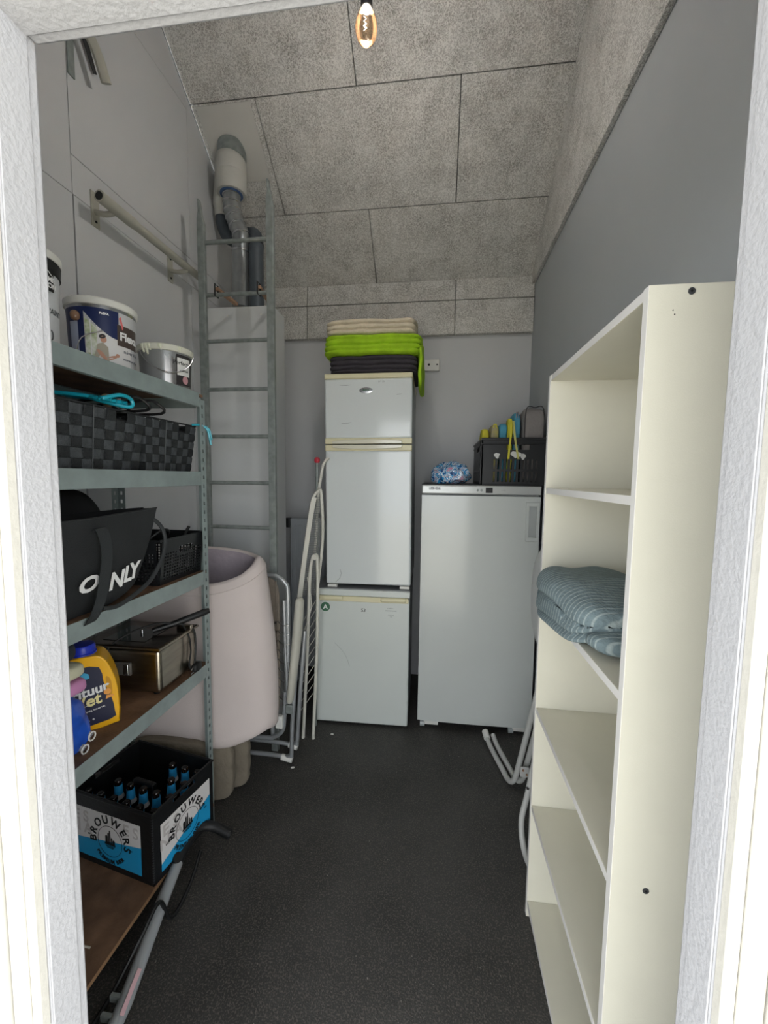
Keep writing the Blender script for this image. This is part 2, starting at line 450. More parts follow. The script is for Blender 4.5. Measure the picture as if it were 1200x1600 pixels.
# front wall with the doorway, plaster reveal with a ridge all round
DL, DR, DH = -.564, .338, 2.147
wf = thing('wall_front', 'thick white plastered wall around the doorway', None, (-.1, .5, 0), struct=True, world=True)
def ring(x0, x1, zt, X0, X1, ZT, y0, y1, zb=-.05):
    return (MB().box(X0, x0, y0, y1, zb, ZT), MB().box(x1, X1, y0, y1, zb, ZT), MB().box(x0, x1, y0, y1, zt, ZT))
for mb in ring(DL, DR, DH, -4, 4, 5.2, .487, .55): make('wall_section', mb, WHITE, wf, bevel=.004)
for (x0, x1, z0, z1) in ((DL, DL + .0025, 0, DH), (DR - .0025, DR, 0, DH)):
    make('plaster_skim', MB().box(x0, x1, .489, .534, z0, z1 + .002), WHITE, wf, bevel=.002)
make('plaster_skim', MB().box(DL, DR, .489, .534, DH - .003, DH), WHITE, wf, bevel=.002)
make('added_light_shield', MB().box(-2.2, 2.2, -1.25, .487, 2.62, 2.72), mat('light_shield_grey', '8E8B84', .8, var=.1, scale=5), wf)  # unseen overhang, added to keep sky light off the door jambs
d1 = thing('door_1', 'white painted timber door frame in the opening', None, (-.1, .47, 0), struct=True, world=True)
def frame_ring(a, b, y0, y1, m, nm, bv=.002):
    make(nm, MB().box(DL - b, DL - a, y0, y1, -.03, DH + b), m, d1, bevel=bv)
    make(nm, MB().box(DR + a, DR + b, y0, y1, -.03, DH + b), m, d1, bevel=bv)
    make(nm, MB().box(DL - a, DR + a, y0, y1, DH + a, DH + b), m, d1, bevel=bv)
frame_ring(.0005, .0155, .472, .487, FRAMEP, 'frame_bead')
frame_ring(.0165, .044, .469, .487, FRAMEP, 'frame_jamb')
frame_ring(.046, .085, .43, .487, FRAMEP, 'frame_stop', .004)

# ================================================================== things on the walls
rl = thing('wall_rail', 'cream round steel pipe rail on two wall plates, above the paint buckets', 'rail', (-1.35, 1.85, 2.64), world=True)
RAILM = mat('cream_rail_paint', 'A9A79C', .5, var=.06)
p0, p1 = Vector((-1.33, 1.527, 2.635)), Vector((-1.33, 2.215, 2.645))
dvec = (p1 - p0)
q = [p0 + dvec * t for t in (0, .001, .25, .30, .995, 1)]
make('pipe', MB().tube(q, [.021, .0225, .0225, .0185, .0185, .016], 16), RAILM, rl)
make('pipe_mouth', MB().tube([p0 - dvec * .0015, p0 + dvec * .0005], .016, 14), DARKGAP, rl)
for yy in (1.60, 2.075):
    pl = make('wall_plate', MB().box(XL, XL + .005, yy - .02, yy + .02, 2.565, 2.70), RAILM, rl, bevel=.001)
    for zz in (2.585, 2.68):
        make('screw', MB().tube([(XL + .004, yy, zz), (XL + .008, yy, zz)], .005, 8), DARKGAP, pl)
    make('bracket_arm', MB().tube(smooth([(XL + .002, yy, 2.625), (XL + .045, yy + .004, 2.615), (-1.33, yy + .02, 2.63)], 4), .011, 10), RAILM, rl)
hk = thing('wall_bracket', 'grey steel angle bracket high on the left wall by the door head', 'bracket', (XL, 1.55, 3.1), world=True)
make('wall_plate', MB().box(XL, XL + .006, 1.50, 1.53, 3.06, 3.3), GALV, hk, bevel=.001)
make('arm', MB().tube(smooth([(XL + .004, 1.515, 3.235), (-1.36, 1.525, 3.225), (-1.345, 1.56, 3.185), (-1.34, 1.60, 3.10)], 5), .019, 8, squash=.6), RAILM, hk)
make('clip', MB().tube([(XL+.01, 1.54, 3.30), (XL+.012, 1.58, 3.24), (XL+.012, 1.62, 3.16)], [.018, .014, .01], 8, squash=.4), RUBBER, hk)

sk = thing('wall_profile', 'short white plastic rail with two holes on the back wall beside the towels', 'rail', (-.09, YB, 2.35), world=True)
make('body', MB().box(-.23, -.008, YB - .028, YB, 2.348, 2.432), WPLASTIC, sk, bevel=.008, segs=3)
for xx, r in ((-.087, .0085), (-.027, .006)):
    make('hole_cap', MB().tube([(xx, YB - .0295, 2.393), (xx, YB - .026, 2.393)], r, 12), INK, sk)

# hanging bulb; the light inside it is added to brighten the room
lampd = bpy.data.lights.new('added_fill_light', 'POINT'); lampd.energy = 6.5; lampd.color = (.72, .84, 1.0); lampd.shadow_soft_size = .010
lamp = bpy.data.objects.new('added_fill_light', lampd); COL.objects.link(lamp); lamp.location = (-.292, 1.58, 3.165)
bl = thing('light_bulb', 'amber tinted glass bulb hanging in front of the ceiling', 'bulb', (-.297, 1.6, 3.16), world=True)
AMBER = bpy.data.materials.new('amber_glass'); AMBER.use_nodes = True
_n = AMBER.node_tree.nodes; _l = AMBER.node_tree.links; _n.remove(_n['Principled BSDF'])
_t = _n.new('ShaderNodeBsdfTransparent'); _t.inputs[0].default_value = (.85, .72, .58, 1)
_g = _n.new('ShaderNodeBsdfGlossy'); _g.inputs['Color'].default_value = (.9, .75, .6, 1); _g.inputs['Roughness'].default_value = .06
_f = _n.new('ShaderNodeFresnel'); _f.inputs['IOR'].default_value = 1.5
_m = _n.new('ShaderNodeMixShader'); _l.new(_f.outputs[0], _m.inputs[0]); _l.new(_t.outputs[0], _m.inputs[1]); _l.new(_g.outputs[0], _m.inputs[2])
_l.new(_m.outputs[0], _n['Material Output'].inputs['Surface'])
bc = (-.292, 1.58, 3.10)
make('glass', MB().lathe([(.002, 0), (.016, .006), (.031, .022), (.039, .045), (.040, .065), (.034, .09), (.024, .11), (.0165, .125)], bc, 28), AMBER, bl)
make('socket', MB().lathe([(.018, .118), (.021, .122), (.021, .175), (.012, .19), (.004, .195)], bc, 20), BLACK, bl)
make('cable', MB().tube([(bc[0], bc[1], bc[2] + .19), (bc[0], bc[1], roofz(bc[1]) - .001)], .0035, 8), BLACK, bl)
make('filament', MB().tube([(bc[0] - .010 + .010 * (i % 2), bc[1], bc[2] + .05 + .008 * i) for i in range(7)] , .0012, 5), CHROME, bl)

# ducts
dt = thing('ventilation_duct', 'bright silver metal duct with ribbed bends and a fat white sleeve', 'duct', (-1.22, 2.46, 2.55), world=True)
path = smooth([(-1.219, 2.46, 2.58), (-1.217, 2.46, 2.80), (-1.213, 2.46, 2.93), (-1.21, 2.46, 3.0), (-1.245, 2.46, 3.085), (-1.262, 2.46, 3.15), (-1.266, 2.46, 3.24), (-1.266, 2.46, 3.30)], 8)
make('pipe', MB().tube(path, .050, 20), SILVER, dt)
for i in (14, 24, 29, 34, 39, 43, 47):
    a, b = path[i], path[min(i+1, len(path)-1)]; t = (b - a).normalized() * .006
    make('seam_ring', MB().tube([a - t, a - t*.5, a + t*.5, a + t], [.050, .0535, .0535, .050], 20), CHROME, dt)
SLEEVE = mat('white_sleeve', 'B9B8B2', .5, var=.05)
sc_ = (-1.266, 2.46, 3.235)
make('sleeve', MB().lathe([(.060, 0), (.082, .0), (.089, .015), (.090, .10), (.086, .105), (.090, .115), (.089, .17), (.082, .20), (.07, .21)], sc_, 28), SLEEVE, dt)
make('sleeve_gasket', MB().lathe([(.052, -.004), (.066, -.004), (.066, .004), (.052, .004)], sc_, 24), mat('blue_gasket', '3B5A86', .5), dt)
make('ceiling_collar', MB().tube([(-1.262, 2.46, 3.42), (-1.262, 2.475, 3.50)], [.082, .086], 22), GALV, dt)
dk = thing('ventilation_duct', 'dull dark grey duct curving behind the silver one', 'duct', (-1.13, 2.50, 2.55), world=True)
path = smooth([(-1.125, 2.48, 2.58), (-1.125, 2.48, 2.86), (-1.128, 2.49, 2.95), (-1.155, 2.53, 3.03), (-1.22, 2.56, 3.05), (-1.31, 2.545, 3.03), (-1.352, 2.53, 3.09), (-1.362, 2.525, 3.18)], 8)
make('pipe', MB().tube(path, .043, 18), DUCTDK, dk)
for i in (16, 30):
    a, b = path[i], path[i+1]; t = (b - a).normalized() * .006
    make('seam_ring', MB().tube([a - t, a + t], .0455, 18), mat('duct_joint', '2E3236', .5), dk)
make('sleeve', MB().tube(smooth([(-1.360, 2.525, 3.15), (-1.358, 2.52, 3.21), (-1.345, 2.515, 3.32), (-1.335, 2.51, 3.42)], 4), [.047]*4 + [.054]*9, 18), SLEEVE, dk)

# tall cabinet
cb = thing('tall_cabinet', 'tall flat white cabinet behind the steel ladder', 'cabinet', (-1.19, 2.46, 0), world=True)
make('body', MB().box(-1.414, -.977, 2.385, 2.56, 0, 2.555), GREYCAB, cb, bevel=.012, segs=3)
make('front_panel', MB().box(-1.413, -.986, 2.370, 2.385, .01, 2.55), GREYCAB, cb, bevel=.004)
for xx in (-1.258, -1.05):
    make('screw_cap', MB().tube([(xx, 2.3685, 2.50), (xx, 2.371, 2.50)], .006, 10), WPLASTIC, cb)

# ladder
ld = thing('ladder', 'grey galvanised ladder standing upright in front of the white cabinet', 'ladder', (-1.07, 2.12, 0), world=True)
LY = 2.12
for xx, zt in ((-1.262, 2.90), (-.884, 2.97)):
    pts = [(-.019, 0), (.019, 0), (.019, zt - .03), (.008, zt), (-.006, zt + .09), (-.015, zt + .09), (-.012, zt + .03), (-.019, zt - .01)]
    make('ladder_rail', MB().prism(pts, -.013, .013, Matrix(((1, 0, 0, xx), (0, 0, 1, LY), (0, 1, 0, 0), (0, 0, 0, 1)))), GALV, ld, bevel=.002)
for i, zz in enumerate((2.775, 2.51, 2.272, 2.02, 1.77, 1.52, 1.276, 1.03, .785, .54, .295)):
    make('rung', MB().tube([(-1.252, LY, zz), (-.894, LY, zz)], .0105, 12), GALV, ld)
COPPER = mat('copper_brown_wood', '9B7A62', .6, var=.15, scale=30)
for xx, zc in ((-1.185, 2.53), (-.95, 2.53)):
    hb = make('hook_bar', MB().box(-.011, .011, 0, .20, -.008, .008, Matrix.Translation((xx, LY - .0, zc + .012)) @ Matrix.Rotation(-.05 if xx < -1 else .12, 4, 'Z')), COPPER, ld, bevel=.002)
    make('cable_tie', MB().tube([(xx - .0, LY - .016, zc + .03), (xx, LY - .017, zc - .03), (xx, LY + .016, zc - .03), (xx, LY + .016, zc + .03)], .004, 6, closed=True), RUBBER, hb)

# ================================================================== steel shelf unit
SX0, SX1, SY0, SY1 = -1.375, -.965, .70, 1.612
su = thing('shelf_unit', 'grey-green steel shelf rack with five brown boards along the left wall', 'shelf', (-1.17, 1.15, 0), world=True)
def upright(xe, ye, dx, dy):
    """L post at corner xe,ye; flanges run dx along x and dy along y; keyhole slots on both"""
    vs = [0]; z = .03
    while z < 1.84:
        vs += [z, z + .015]; z += .036
    vs += [1.865]
    mb = MB()
    us = [0, .012, .0215, .034]
    sk_ = lambda i, j: i == 1 and j % 2 == 1
    for (u, s_) in (((dx, 0, 0), dx), ((0, dy, 0), dy)):
        v0 = (xe, ye, 0)
        M = fmat(v0, u, (0, 0, 1))
        mb.holed(us, vs, sk_, .0018, M)
    return mb
for (xe, ye, dx, dy) in ((SX1, SY1, -1, -1), (SX1, SY0, -1, 1), (SX0, SY1, 1, -1), (SX0, SY0, 1, 1)):
    make('upright', upright(xe, ye, dx, dy), STEEL, su)
tops = [1.89, 1.573, 1.157, .753]
for zt in tops:
    make('shelf_board', MB().box(SX0 + .004, SX1 - .004, SY0 + .004, SY1 - .004, zt - .012, zt - .003), MDF, su)
    for nm, b in (('front_beam', (SX1 - .002, SX1 + .0005, SY0 + .03, SY1 - .036)), ('rear_beam', (SX0, SX0 + .0025, SY0 + .036, SY1 - .036))):
        mb = MB().box(b[0], b[1], b[2], b[3], zt - .055, zt)
        s_ = 1 if nm == 'rear_beam' else -1
        xx = b[0] if nm == 'rear_beam' else b[1]
        mb.box(xx, xx + s_ * .018, b[2], b[3], zt - .056, zt - .0535); mb.box(xx, xx + s_ * .012, b[2], b[3], zt - .0145, zt - .0125)
        make(nm, mb, STEEL, su, bevel=.0008, segs=1)
    for yy in (SY0 + .003, SY1 - .005):
        make('side_beam', MB().box(SX0 + .036, SX1 - .036, yy, yy + .002, zt - .055, zt - .001), STEEL, su)
make('shelf_board', MB().box(SX0 + .004, SX1 + .004, SY0 + .004, SY1 - .01, .084, .099), MDF, su, bevel=.001, label='lowest board, edge left bare')
make('board_edge', MB().box(SX1 + .004, SX1 + .0048, SY0 + .004, SY1 - .01, .0845, .0985), MDFEDGE, su)
make('rear_beam', MB().box(SX0 + .01, SX0 + .013, SY0 + .04, SY1 - .04, .03, .084), STEEL, su)

# ---- paint buckets, top board
Z1 = 1.8875
def bucket(name, label, c, r0, r1, h, body, rim, rimh=.022, lid=True, group=None):
    b = thing(name, label, 'bucket', (c[0], c[1], Z1), group=group)
    rr = lambda z: r0 + (r1 - r0) * z / h
    make('tub', MB().lathe([(0.001, .001), (r0 - .004, 0), (r0, .004), (r1, h - rimh), (r1 - .003, h - rimh + .002)], n=48), body, b)
    make('rim', MB().lathe([(r1, h - rimh - .002), (r1 + .005, h - rimh), (r1 + .006, h - .004), (r1 + .002, h), (r1 - .006, h), (r1 - .01, h - .008), (r1 * .5, h - .009), (.001, h - .009)], n=48), rim, b, label='lid')
    return b, rr
def patch(a0, a1, z0, z1, rr, off=.0006, n=16, top=None, bot=None):
    """label patch wrapped round a tub; angles in radians, top/bot may be functions of t"""
    def fn(u, v):
        a = a0 + (a1 - a0) * u
        lo = bot(u) if bot else z0; hi = top(u) if top else z1
        z = lo + (hi - lo) * v
        R = rr(z) + off
        return (R * math.cos(a), R * math.sin(a), z)
    return MB().grid(fn, n, 6)
def wrap(a_c, z_c, rr, off=.0012):
    """map flat text (x right seen from outside, y up) on to the tub"""
    def fn(p):
        z = z_c + p[1]; R = rr(z) + off + p[2]
        a = a_c + p[0] / rr(z)
        return (R * math.cos(a), R * math.sin(a), z)
    return fn
GREYTUB = mat('grey_white_tub', 'C3C5C8', .35, var=.02)
b1, rr = bucket('paint_bucket', 'tall white paint bucket with black rim and house logo, nearest the door', (-1.14, 1.0), .094, .103, .262, GREYTUB, mat('white_lid', 'D9D9D4', .4))
fa = math.atan2(-1.0, 1.14)
make('black_band', MB().lathe([(rr(.205) + .001, .205), (rr(.205) + .004, .206), (rr(.24) + .0045, .238), (rr(.24), .239)], n=48), BLACK, b1)
a2 = fa + .72
make('logo_label', patch(a2 - .24, a2 + .22, .155, .215, rr, .0052), INK, b1, label='black square logo label')
t = MB(); text(t, 'HOME', .017, None, fn=wrap(a2, .180, rr, .0056), bold=.0004); text(t, 'FUSION', .017, None, fn=wrap(a2, .164, rr, .0056), bold=.0004)
w_ = wrap(a2, 0, rr, .0058)
t.add([w_(p) for p in ((-.02, .194, 0), (0, .210, 0), (.02, .194, 0), (.017, .194, 0), (0, .206, 0), (-.017, .194, 0))], [(0, 1, 4, 5), (1, 2, 3, 4)])
make('logo_print', t, WPRINT, b1)
t = MB(); text(t, 'WALL PAINT', .021, None, fn=wrap(a2 + .02, .10, rr)); text(t, '10', .04, None, fn=wrap(a2 + .05, .03, rr))
make('print', t, mat('grey_print', '4A4D50', .5), b1)

b2, rr = bucket('paint_bucket', 'white lidded paint bucket printed with a man painting a window wall', (-1.155, 1.315), .092, .100, .238, mat('pale_tub', 'BFC0C2', .3), mat('white_lid2', 'DCDCD6', .35))
fa = math.atan2(-1.315, 1.155)
make('steel_edge_band', patch(fa - 1.5, fa + 1.4, .204, .2155, rr, .001, 30), CHROME, b2)
NAVY = mat('navy_print', '1E2A55', .35)
make('navy_panel', patch(fa - 1.4, fa - .52, .01, .204, rr, .0008), NAVY, b2)
make('navy_sweep', patch(fa - .52, fa + .48, 0, .2, rr, .0008, top=lambda u: .204, bot=lambda u: .190 - .075 * math.sin(min(1, u) * PI / 2) - (0)), NAVY, b2)
make('side_text_panel', patch(fa - 1.05, fa - .72, .04, .16, rr, .0016), mat('pale_print', 'A9B0C4', .5), b2)
make('garden_view', patch(fa - .5, fa - .16, .035, .16, rr, .0007, top=lambda u: .172 - .03 * u), mat('garden_print', '9FB07A', .5, var=.5, scale=60, col2='E4E6DF'), b2)
make('window_bar', patch(fa - .345, fa - .315, .03, .165, rr, .0014), WPRINT, b2)
make('white_ground', patch(fa - .16, fa + .95, .0, .1, rr, .0006, top=lambda u: .150 - .045 * u, bot=lambda u: .006), mat('white_ground_print', 'DAD9D8', .5), b2)
# printed figure of a man: hair, face, shirt, arm
wf_ = wrap(fa + .02, 0, rr, .0018)
def blob(cx, cz, rx, rz, tilt=0, n=16, o=0):
    return [wf_((cx + rx * math.cos(k*2*PI/n) * math.cos(tilt) - rz * math.sin(k*2*PI/n) * math.sin(tilt), cz + rx * math.cos(k*2*PI/n) * math.sin(tilt) + rz * math.sin(k*2*PI/n) * math.cos(tilt), o)) for k in range(n)]
def pf(name, shapes, m):
    t = MB()
    for s_ in shapes: t.add(s_, [tuple(range(len(s_)))])
    make(name, t, m, b2)
pf('printed_shirt', [[wf_((x, z, 0)) for x, z in ((-.022, .018), (.012, .012), (.014, .045), (.012, .085), (-.002, .098), (-.016, .092), (-.024, .06))]], mat('shirt_print', 'A7A08F', .5))
for nm_, bb in (('printed_face', blob(.0, .108, .0085, .011, o=.0003)), ('printed_arm', blob(.018, .052, .022, .0055, .45, o=.0004)), ('printed_arm', blob(-.006, .060, .018, .006, -.9, o=.0004)), ('printed_hand', blob(.038, .064, .006, .006, o=.0006))):
    pf(nm_, [bb], mat('skin_print', 'BF8F78', .5))
pf('printed_hair', [blob(-.003, .117, .0095, .007, .3, o=.0006)], mat('hair_print', '2A221F', .5))
t = MB(); text(t, 'Flexa', .036, None, align='LEFT', fn=wrap(fa + .50, .118, rr, .002), bold=.0012)
make('brand_print', t, WPRINT, b2)
make('brand_panel', patch(fa + .43, fa + 1.35, .098, .165, rr, .0012), mat('brown_print', '4A3F3A', .5), b2)
t = MB(); text(t, 'zuiver & fris', .016, None, align='LEFT', fn=wrap(fa + .62, .078, rr, .002)); text(t, 'muren en plafonds', .011, None, align='LEFT', fn=wrap(fa + .62, .055, rr, .002))
make('small_print', t, mat('grey_print2', '6A6D75', .5), b2)
t = MB(); text(t, 'FLEXA', .009, None, fn=wrap(fa + .06, .186, rr, .002), bold=.0005)
make('top_print', t, WPRINT, b2)
pf('printed_flash', [[wf_((x, z, 0)) for x, z in ((.046, .186), (.052, .192), (.060, .160), (.056, .150))]], mat('coral_print', 'D46A6A', .5))
hn = make('handle', MB().tube(smooth([(.075, -.085, .13), (.030, -.118, .10), (.012, -.122, .04), (.02, -.115, .0)], 5), .0016, 6), CHROME, b2)
ear_a = fa - .70
make('handle_knob', MB().soft(((rr(.17)+.012) * math.cos(ear_a), (rr(.17)+.012) * math.sin(ear_a), .172), (.026, .026, .032), 8, 2.2, 0), mat('brown_knob', '8A6A55', .15, var=.2, coat=.5), hn, label='glossy brown knob')

b3, rr = bucket('paint_bucket', 'small silver paint bucket with paint drips on its white rim', (-1.052, 1.500), .086, .092, .150, mat('grey_tub', '8E9090', .3, metal=.4), mat('cream_lid', 'C9C9BC', .4))
fa = math.atan2(-1.5, 1.052)
make('silver_wrap', patch(fa - .05, fa + 1.3, .006, .124, rr, .0006), mat('silver_print', '8F8D8B', .25, metal=.8, var=.5, scale=6, stretch=(4, 4, .2)), b3)
make('black_panel', patch(fa + .38, fa + 1.2, .01, .12, rr, .0012), mat('charcoal_print', '2E2B2C', .4), b3)
make('label_panel', patch(fa + .42, fa + 1.05, .045, .108, rr, .0018), mat('white_label', 'D3D3D0', .5), b3)
t = MB(); text(t, 'Perfection', .021, None, fn=wrap(fa + .73, .083, rr, .0024)); text(t, 'muurverf', .010, None, fn=wrap(fa + .73, .06, rr, .0024))
make('print', t, INK, b3)
make('round_badge', MB().add([wrap(fa + .8, .03, rr, .0026)((.013 * math.cos(k*PI/8), .015 * math.sin(k*PI/8), 0)) for k in range(16)], [tuple(range(16))]), mat('rose_badge', 'B98A90', .5), b3)
for k, (aa, ln) in enumerate(((-.9, .022), (-.72, .03), (-.6, .015), (-.2, .012), (.5, .012))):
    make('paint_drip', MB().tube([((.0935) * math.cos(fa + aa), .0935 * math.sin(fa + aa), .145), ((.094) * math.cos(fa + aa), .094 * math.sin(fa + aa), .138), (.0925 * math.cos(fa + aa + .05), .0925 * math.sin(fa + aa + .05), .138 - ln)], [.009, .008, .003], 7), mat('cream_paint', 'D0D2BE', .35), b3)
hp = [((.101) * math.cos(fa + a), .101 * math.sin(fa + a), .125 - .078 * math.sin((a + 1.0) / 2.2 * PI) ** .8 if -1.0 < a < 1.2 else .125) for a in [-1.0 + 2.2 * i / 16 for i in range(17)]]
make('handle', MB().tube(hp, .0018, 6), CHROME, b3)

# ---- woven baskets, second board
Z2 = 1.5705
WOV = [mat('woven_strap_shaded', '26292B', .75, var=.2, scale=40, bump=.4, bscale=300), mat('woven_strap_lit', '43474A', .75, var=.2, scale=40, bump=.4, bscale=300)]  # same black strap in two tones; light caught by the weave is coloured in
def woven_basket(label, c, w, d, h):
    """w along y, d along x; bottom centre c"""
    b = thing('woven_basket', label, 'basket', (c[0], c[1], Z2), group='woven baskets on the second board')
    tp = .018
    def wall(per, z, off):
        # per in 0..4 round the sides (0: +x side going +y)
        hw = w/2 - tp * (1 - z/h) + off; hd = d/2 - tp * (1 - z/h) + off
        k = int(per) % 4; t = per - int(per)
        if k == 0: return (hd, -hw + 2*hw*t, z)
        if k == 1: return (hd - 2*hd*t, hw, z)
        if k == 2: return (-hd, hw - 2*hw*t, z)
        return (-hd + 2*hd*t, -hw, z)
    make('lining', MB().grid(lambda u, v: wall(min(3.9999, u*4), .001 + v*(h*.86), -.006), 4, 2).add([wall(0,.002,-.006), wall(1,.002,-.006), wall(2,.002,-.006), wall(3,.002,-.006)], [(0,1,2,3)]), mat('basket_lining', '141516', .9), b)
    NC = 8; NR = 6
    hole = (NC - 3, NC - 1.7)
    for r in range(NR):
        z0 = .003 + r * (h - .006) / NR; z1 = z0 + (h - .006) / NR - .002
        def fn(u, v, r=r, z0=z0, z1=z1):
            per = u * 4
            ph = (per % 1) * NC if per < 4 else NC
            off = .0024 * max(-1, min(1, 1.9 * math.cos(PI * (per * NC - .5)))) * (-1) ** r
            return wall(min(3.9999, per), z0 + (z1 - z0) * v, off)
        mb = MB()
        n = NC * 4 * 6
        if r == NR - 1:     # top strap is open at the grip hole of the front side
            us = [i / n for i in range(n + 1)]
            for i in range(n):
                per = (i + .5) / n * 4
                if per < 1 and hole[0] < per * NC < hole[1]: continue
                q = [fn(i/n, 0), fn((i+1)/n, 0), fn((i+1)/n, 1), fn(i/n, 1)]
                mb.add(q, [(0, 1, 2, 3)])
        else: mb.grid(fn, n, 1)
        make('woven_strap', mb, WOV[1], b, ang=70)
    for k in range(4):
        for cidx in range(NC):
            if k == 2: continue
            pc0 = k + (cidx + .06) / NC; pc1 = k + (cidx + .94) / NC
            top = h
            zb = .001
            if k == 0 and hole[0] - .5 < cidx + .5 < hole[1] + .1: top = h * .84
            def fn2(u, v, pc0=pc0, pc1=pc1, top=top, cidx=cidx, k=k):
                z = zb + (top - zb) * v
                rr_ = (z - .003) / ((h - .006) / NR)
                off = -.0024 * (-1) ** cidx * max(-1, min(1, 1.9 * math.cos(PI * (rr_ - .5))))
                return wall(pc0 + (pc1 - pc0) * u, z, off)
            make('upright_strap', MB().grid(fn2, 1, NR * 6), WOV[0], b, ang=70)
    # bound rim
    def rimp(z, off): return [wall(k + t, z, off) for k in range(4) for t in ((0.0, .25, .5, .75))]
    RIM = mat('basket_rim', '222426', .7)
    make('rim', MB().tube(rimp(h, 0), .003, 6, closed=True), RIM, b)
    make('corner_seam', MB().tube([wall(.36, .002, .004), wall(.36, h/2, .004), wall(.36, h, .004)], .0016, 5), mat('seam_grey', '55585A', .6), b)
    return b, wall
wb1, _ = woven_basket('black woven strap basket nearer the door with teal hangers on top', (-1.17, 1.135), .33, .345, .188)
wb2, _ = woven_basket('black woven strap basket at the far end of the second board', (-1.165, 1.455), .295, .33, .188)
# hangers
TEAL = mat('teal_plastic', '1FA3B8', .3, var=.1, coat=.3)
zz = Z2 + .200
th = thing('hanger_bundle', 'teal plastic clip hangers lying across the nearer woven basket', 'hanger', (-1.1, 1.2, zz), world=True, group=None)
for i in range(4):
    y0 = 1.10 + .022 * i
    make('bar', MB().tube(smooth([(-1.15 + .004*i, y0, zz + .030), (-1.08, y0 + .03, zz + .026), (-1.0, y0 + .06, zz + .016)], 4), .0065, 8), TEAL, th)
make('end_loop', MB().tube(smooth([(-1.0, 1.13, zz + .016), (-.985, 1.18, zz + .034), (-.985, 1.225, zz + .028), (-.99, 1.22, zz + .004), (-1.06, 1.15, zz + .02)], 5, True), .006, 8, closed=True), TEAL, th)
for i in range(2):
    zz = Z2 + .210
    hh = thing('coat_hanger', ['black plastic coat hanger beside the teal ones', 'black plastic coat hanger beside the wooden knob'][i], 'hanger', (-1.08, 1.26 + .07*i, zz), world=True)
    y0 = 1.245 + .075 * i
    lp = smooth([(-1.18, y0 - .03, zz + .010), (-1.02, y0 + .0, zz + .032), (-.985, y0 + .030, zz + .028), (-.99, y0 + .055, zz - .004), (-1.18, y0 + .02, zz - .006)], 5, True)
    make('frame', MB().tube(lp, .005, 7, closed=True), BLACK, hh)
    make('cross_bar', MB().tube([(-1.10, y0 - .015, zz + .022), (-1.08, y0 + .04, zz - .004)], .004, 6), BLACK, hh)
wk = MB().lathe([(.004, 0), (.010, .003), (.011, .05), (.018, .075), (.021, .095), (.016, .112), (.004, .12)], M=Matrix.Translation((-1.13, 1.31, zz + .008)) @ Matrix.Rotation(1.45, 4, Vector((.55, -.8, 0)).cross(Vector((0, 0, -1)))))
single('wooden_knob', wk, mat('light_wood', 'A98A6C', .5, var=.2, scale=40), 'light wooden knob handle poking out of the far woven basket', 'handle')
cdp = smooth([(-1.0, 1.575, Z2 + .192), (-.975, 1.60, Z2 + .194), (-.955, 1.612, Z2 + .178), (-.95, 1.618, Z2 + .15), (-.945, 1.622, Z2 + .115)], 5)
single('teal_cord', MB().tube(cdp, .0045, 6).tube([Vector(p) + Vector((.004, .008, 0)) for p in cdp[:-3]], .003, 6), TEAL, 'thin teal cord hanging over the corner of the far woven basket', 'cord')

# ---- third board: bags and black plastic basket
Z3 = 1.1545
BAGM = mat('black_nonwoven_bag', '232527', .55, var=.15, scale=8, bump=.25, bscale=400)
BAGIN = mat('bag_inside', '101114', .8)
bg_ = thing('shopping_bag', 'black shopping bag with white lettering at the door end of the third board', 'bag', (-1.08, 1.0, Z3), world=True)
YF = [(.72, 1.43), (.95, 1.428), (1.15, 1.433), (1.325, 1.445), (1.30, 1.37), (1.265, 1.27), (1.225, 1.205), (1.16, 1.165), (1.0, 1.157), (.74, 1.157)]
def bagx(y, z, side):
    t = (z - 1.157) / .28
    b = math.sin(max(0, min(1, (y - .72) / .6)) * PI)
    f_ = -.985 + .02 * (t - .5) - .010 * (1 - b) + .004 * math.sin(y * 23 + z * 11)
    return f_ if side == 0 else f_ - (.05 + .09 * b ** .6 * (.55 + .45 * t))
def bag_fn(side):
    def fn(u, v):
        ytop = .72 + .605 * u; ztop = 1.43 + .013 * u * u
        ybot = .74 + .45 * u; zbot = 1.157 + (.0 if u < .8 else .1 * (u - .8))
        y = ybot + (ytop - ybot) * (v ** .5); z = zbot + (ztop - zbot) * v
        return (bagx(y, z, side) + .004 * noise.noise((y * 9, z * 9, side)), y, z)
    return fn
make('front_panel', MB().grid(bag_fn(0), 24, 16), BAGM, bg_)
make('back_panel', MB().grid(bag_fn(1), 24, 16), BAGIN, bg_)
make('side_gusset', MB().grid(lambda u, v: tuple(Vector(bag_fn(0)(1, v)).lerp(Vector(bag_fn(1)(1, v)), u) + Vector((0, -.03 * math.sin(u * PI) * (1 if v > .1 else 0), 0))), 8, 16), BAGM, bg_)
make('bag_base', MB().grid(lambda u, v: tuple(Vector(bag_fn(0)(u, 0)).lerp(Vector(bag_fn(1)(u, 0)), v)), 12, 2), BAGM, bg_)
make('hem', MB().tube([tuple(Vector(bag_fn(0)(u / 20, 1))) for u in range(21)], .0025, 6), BAGM, bg_)
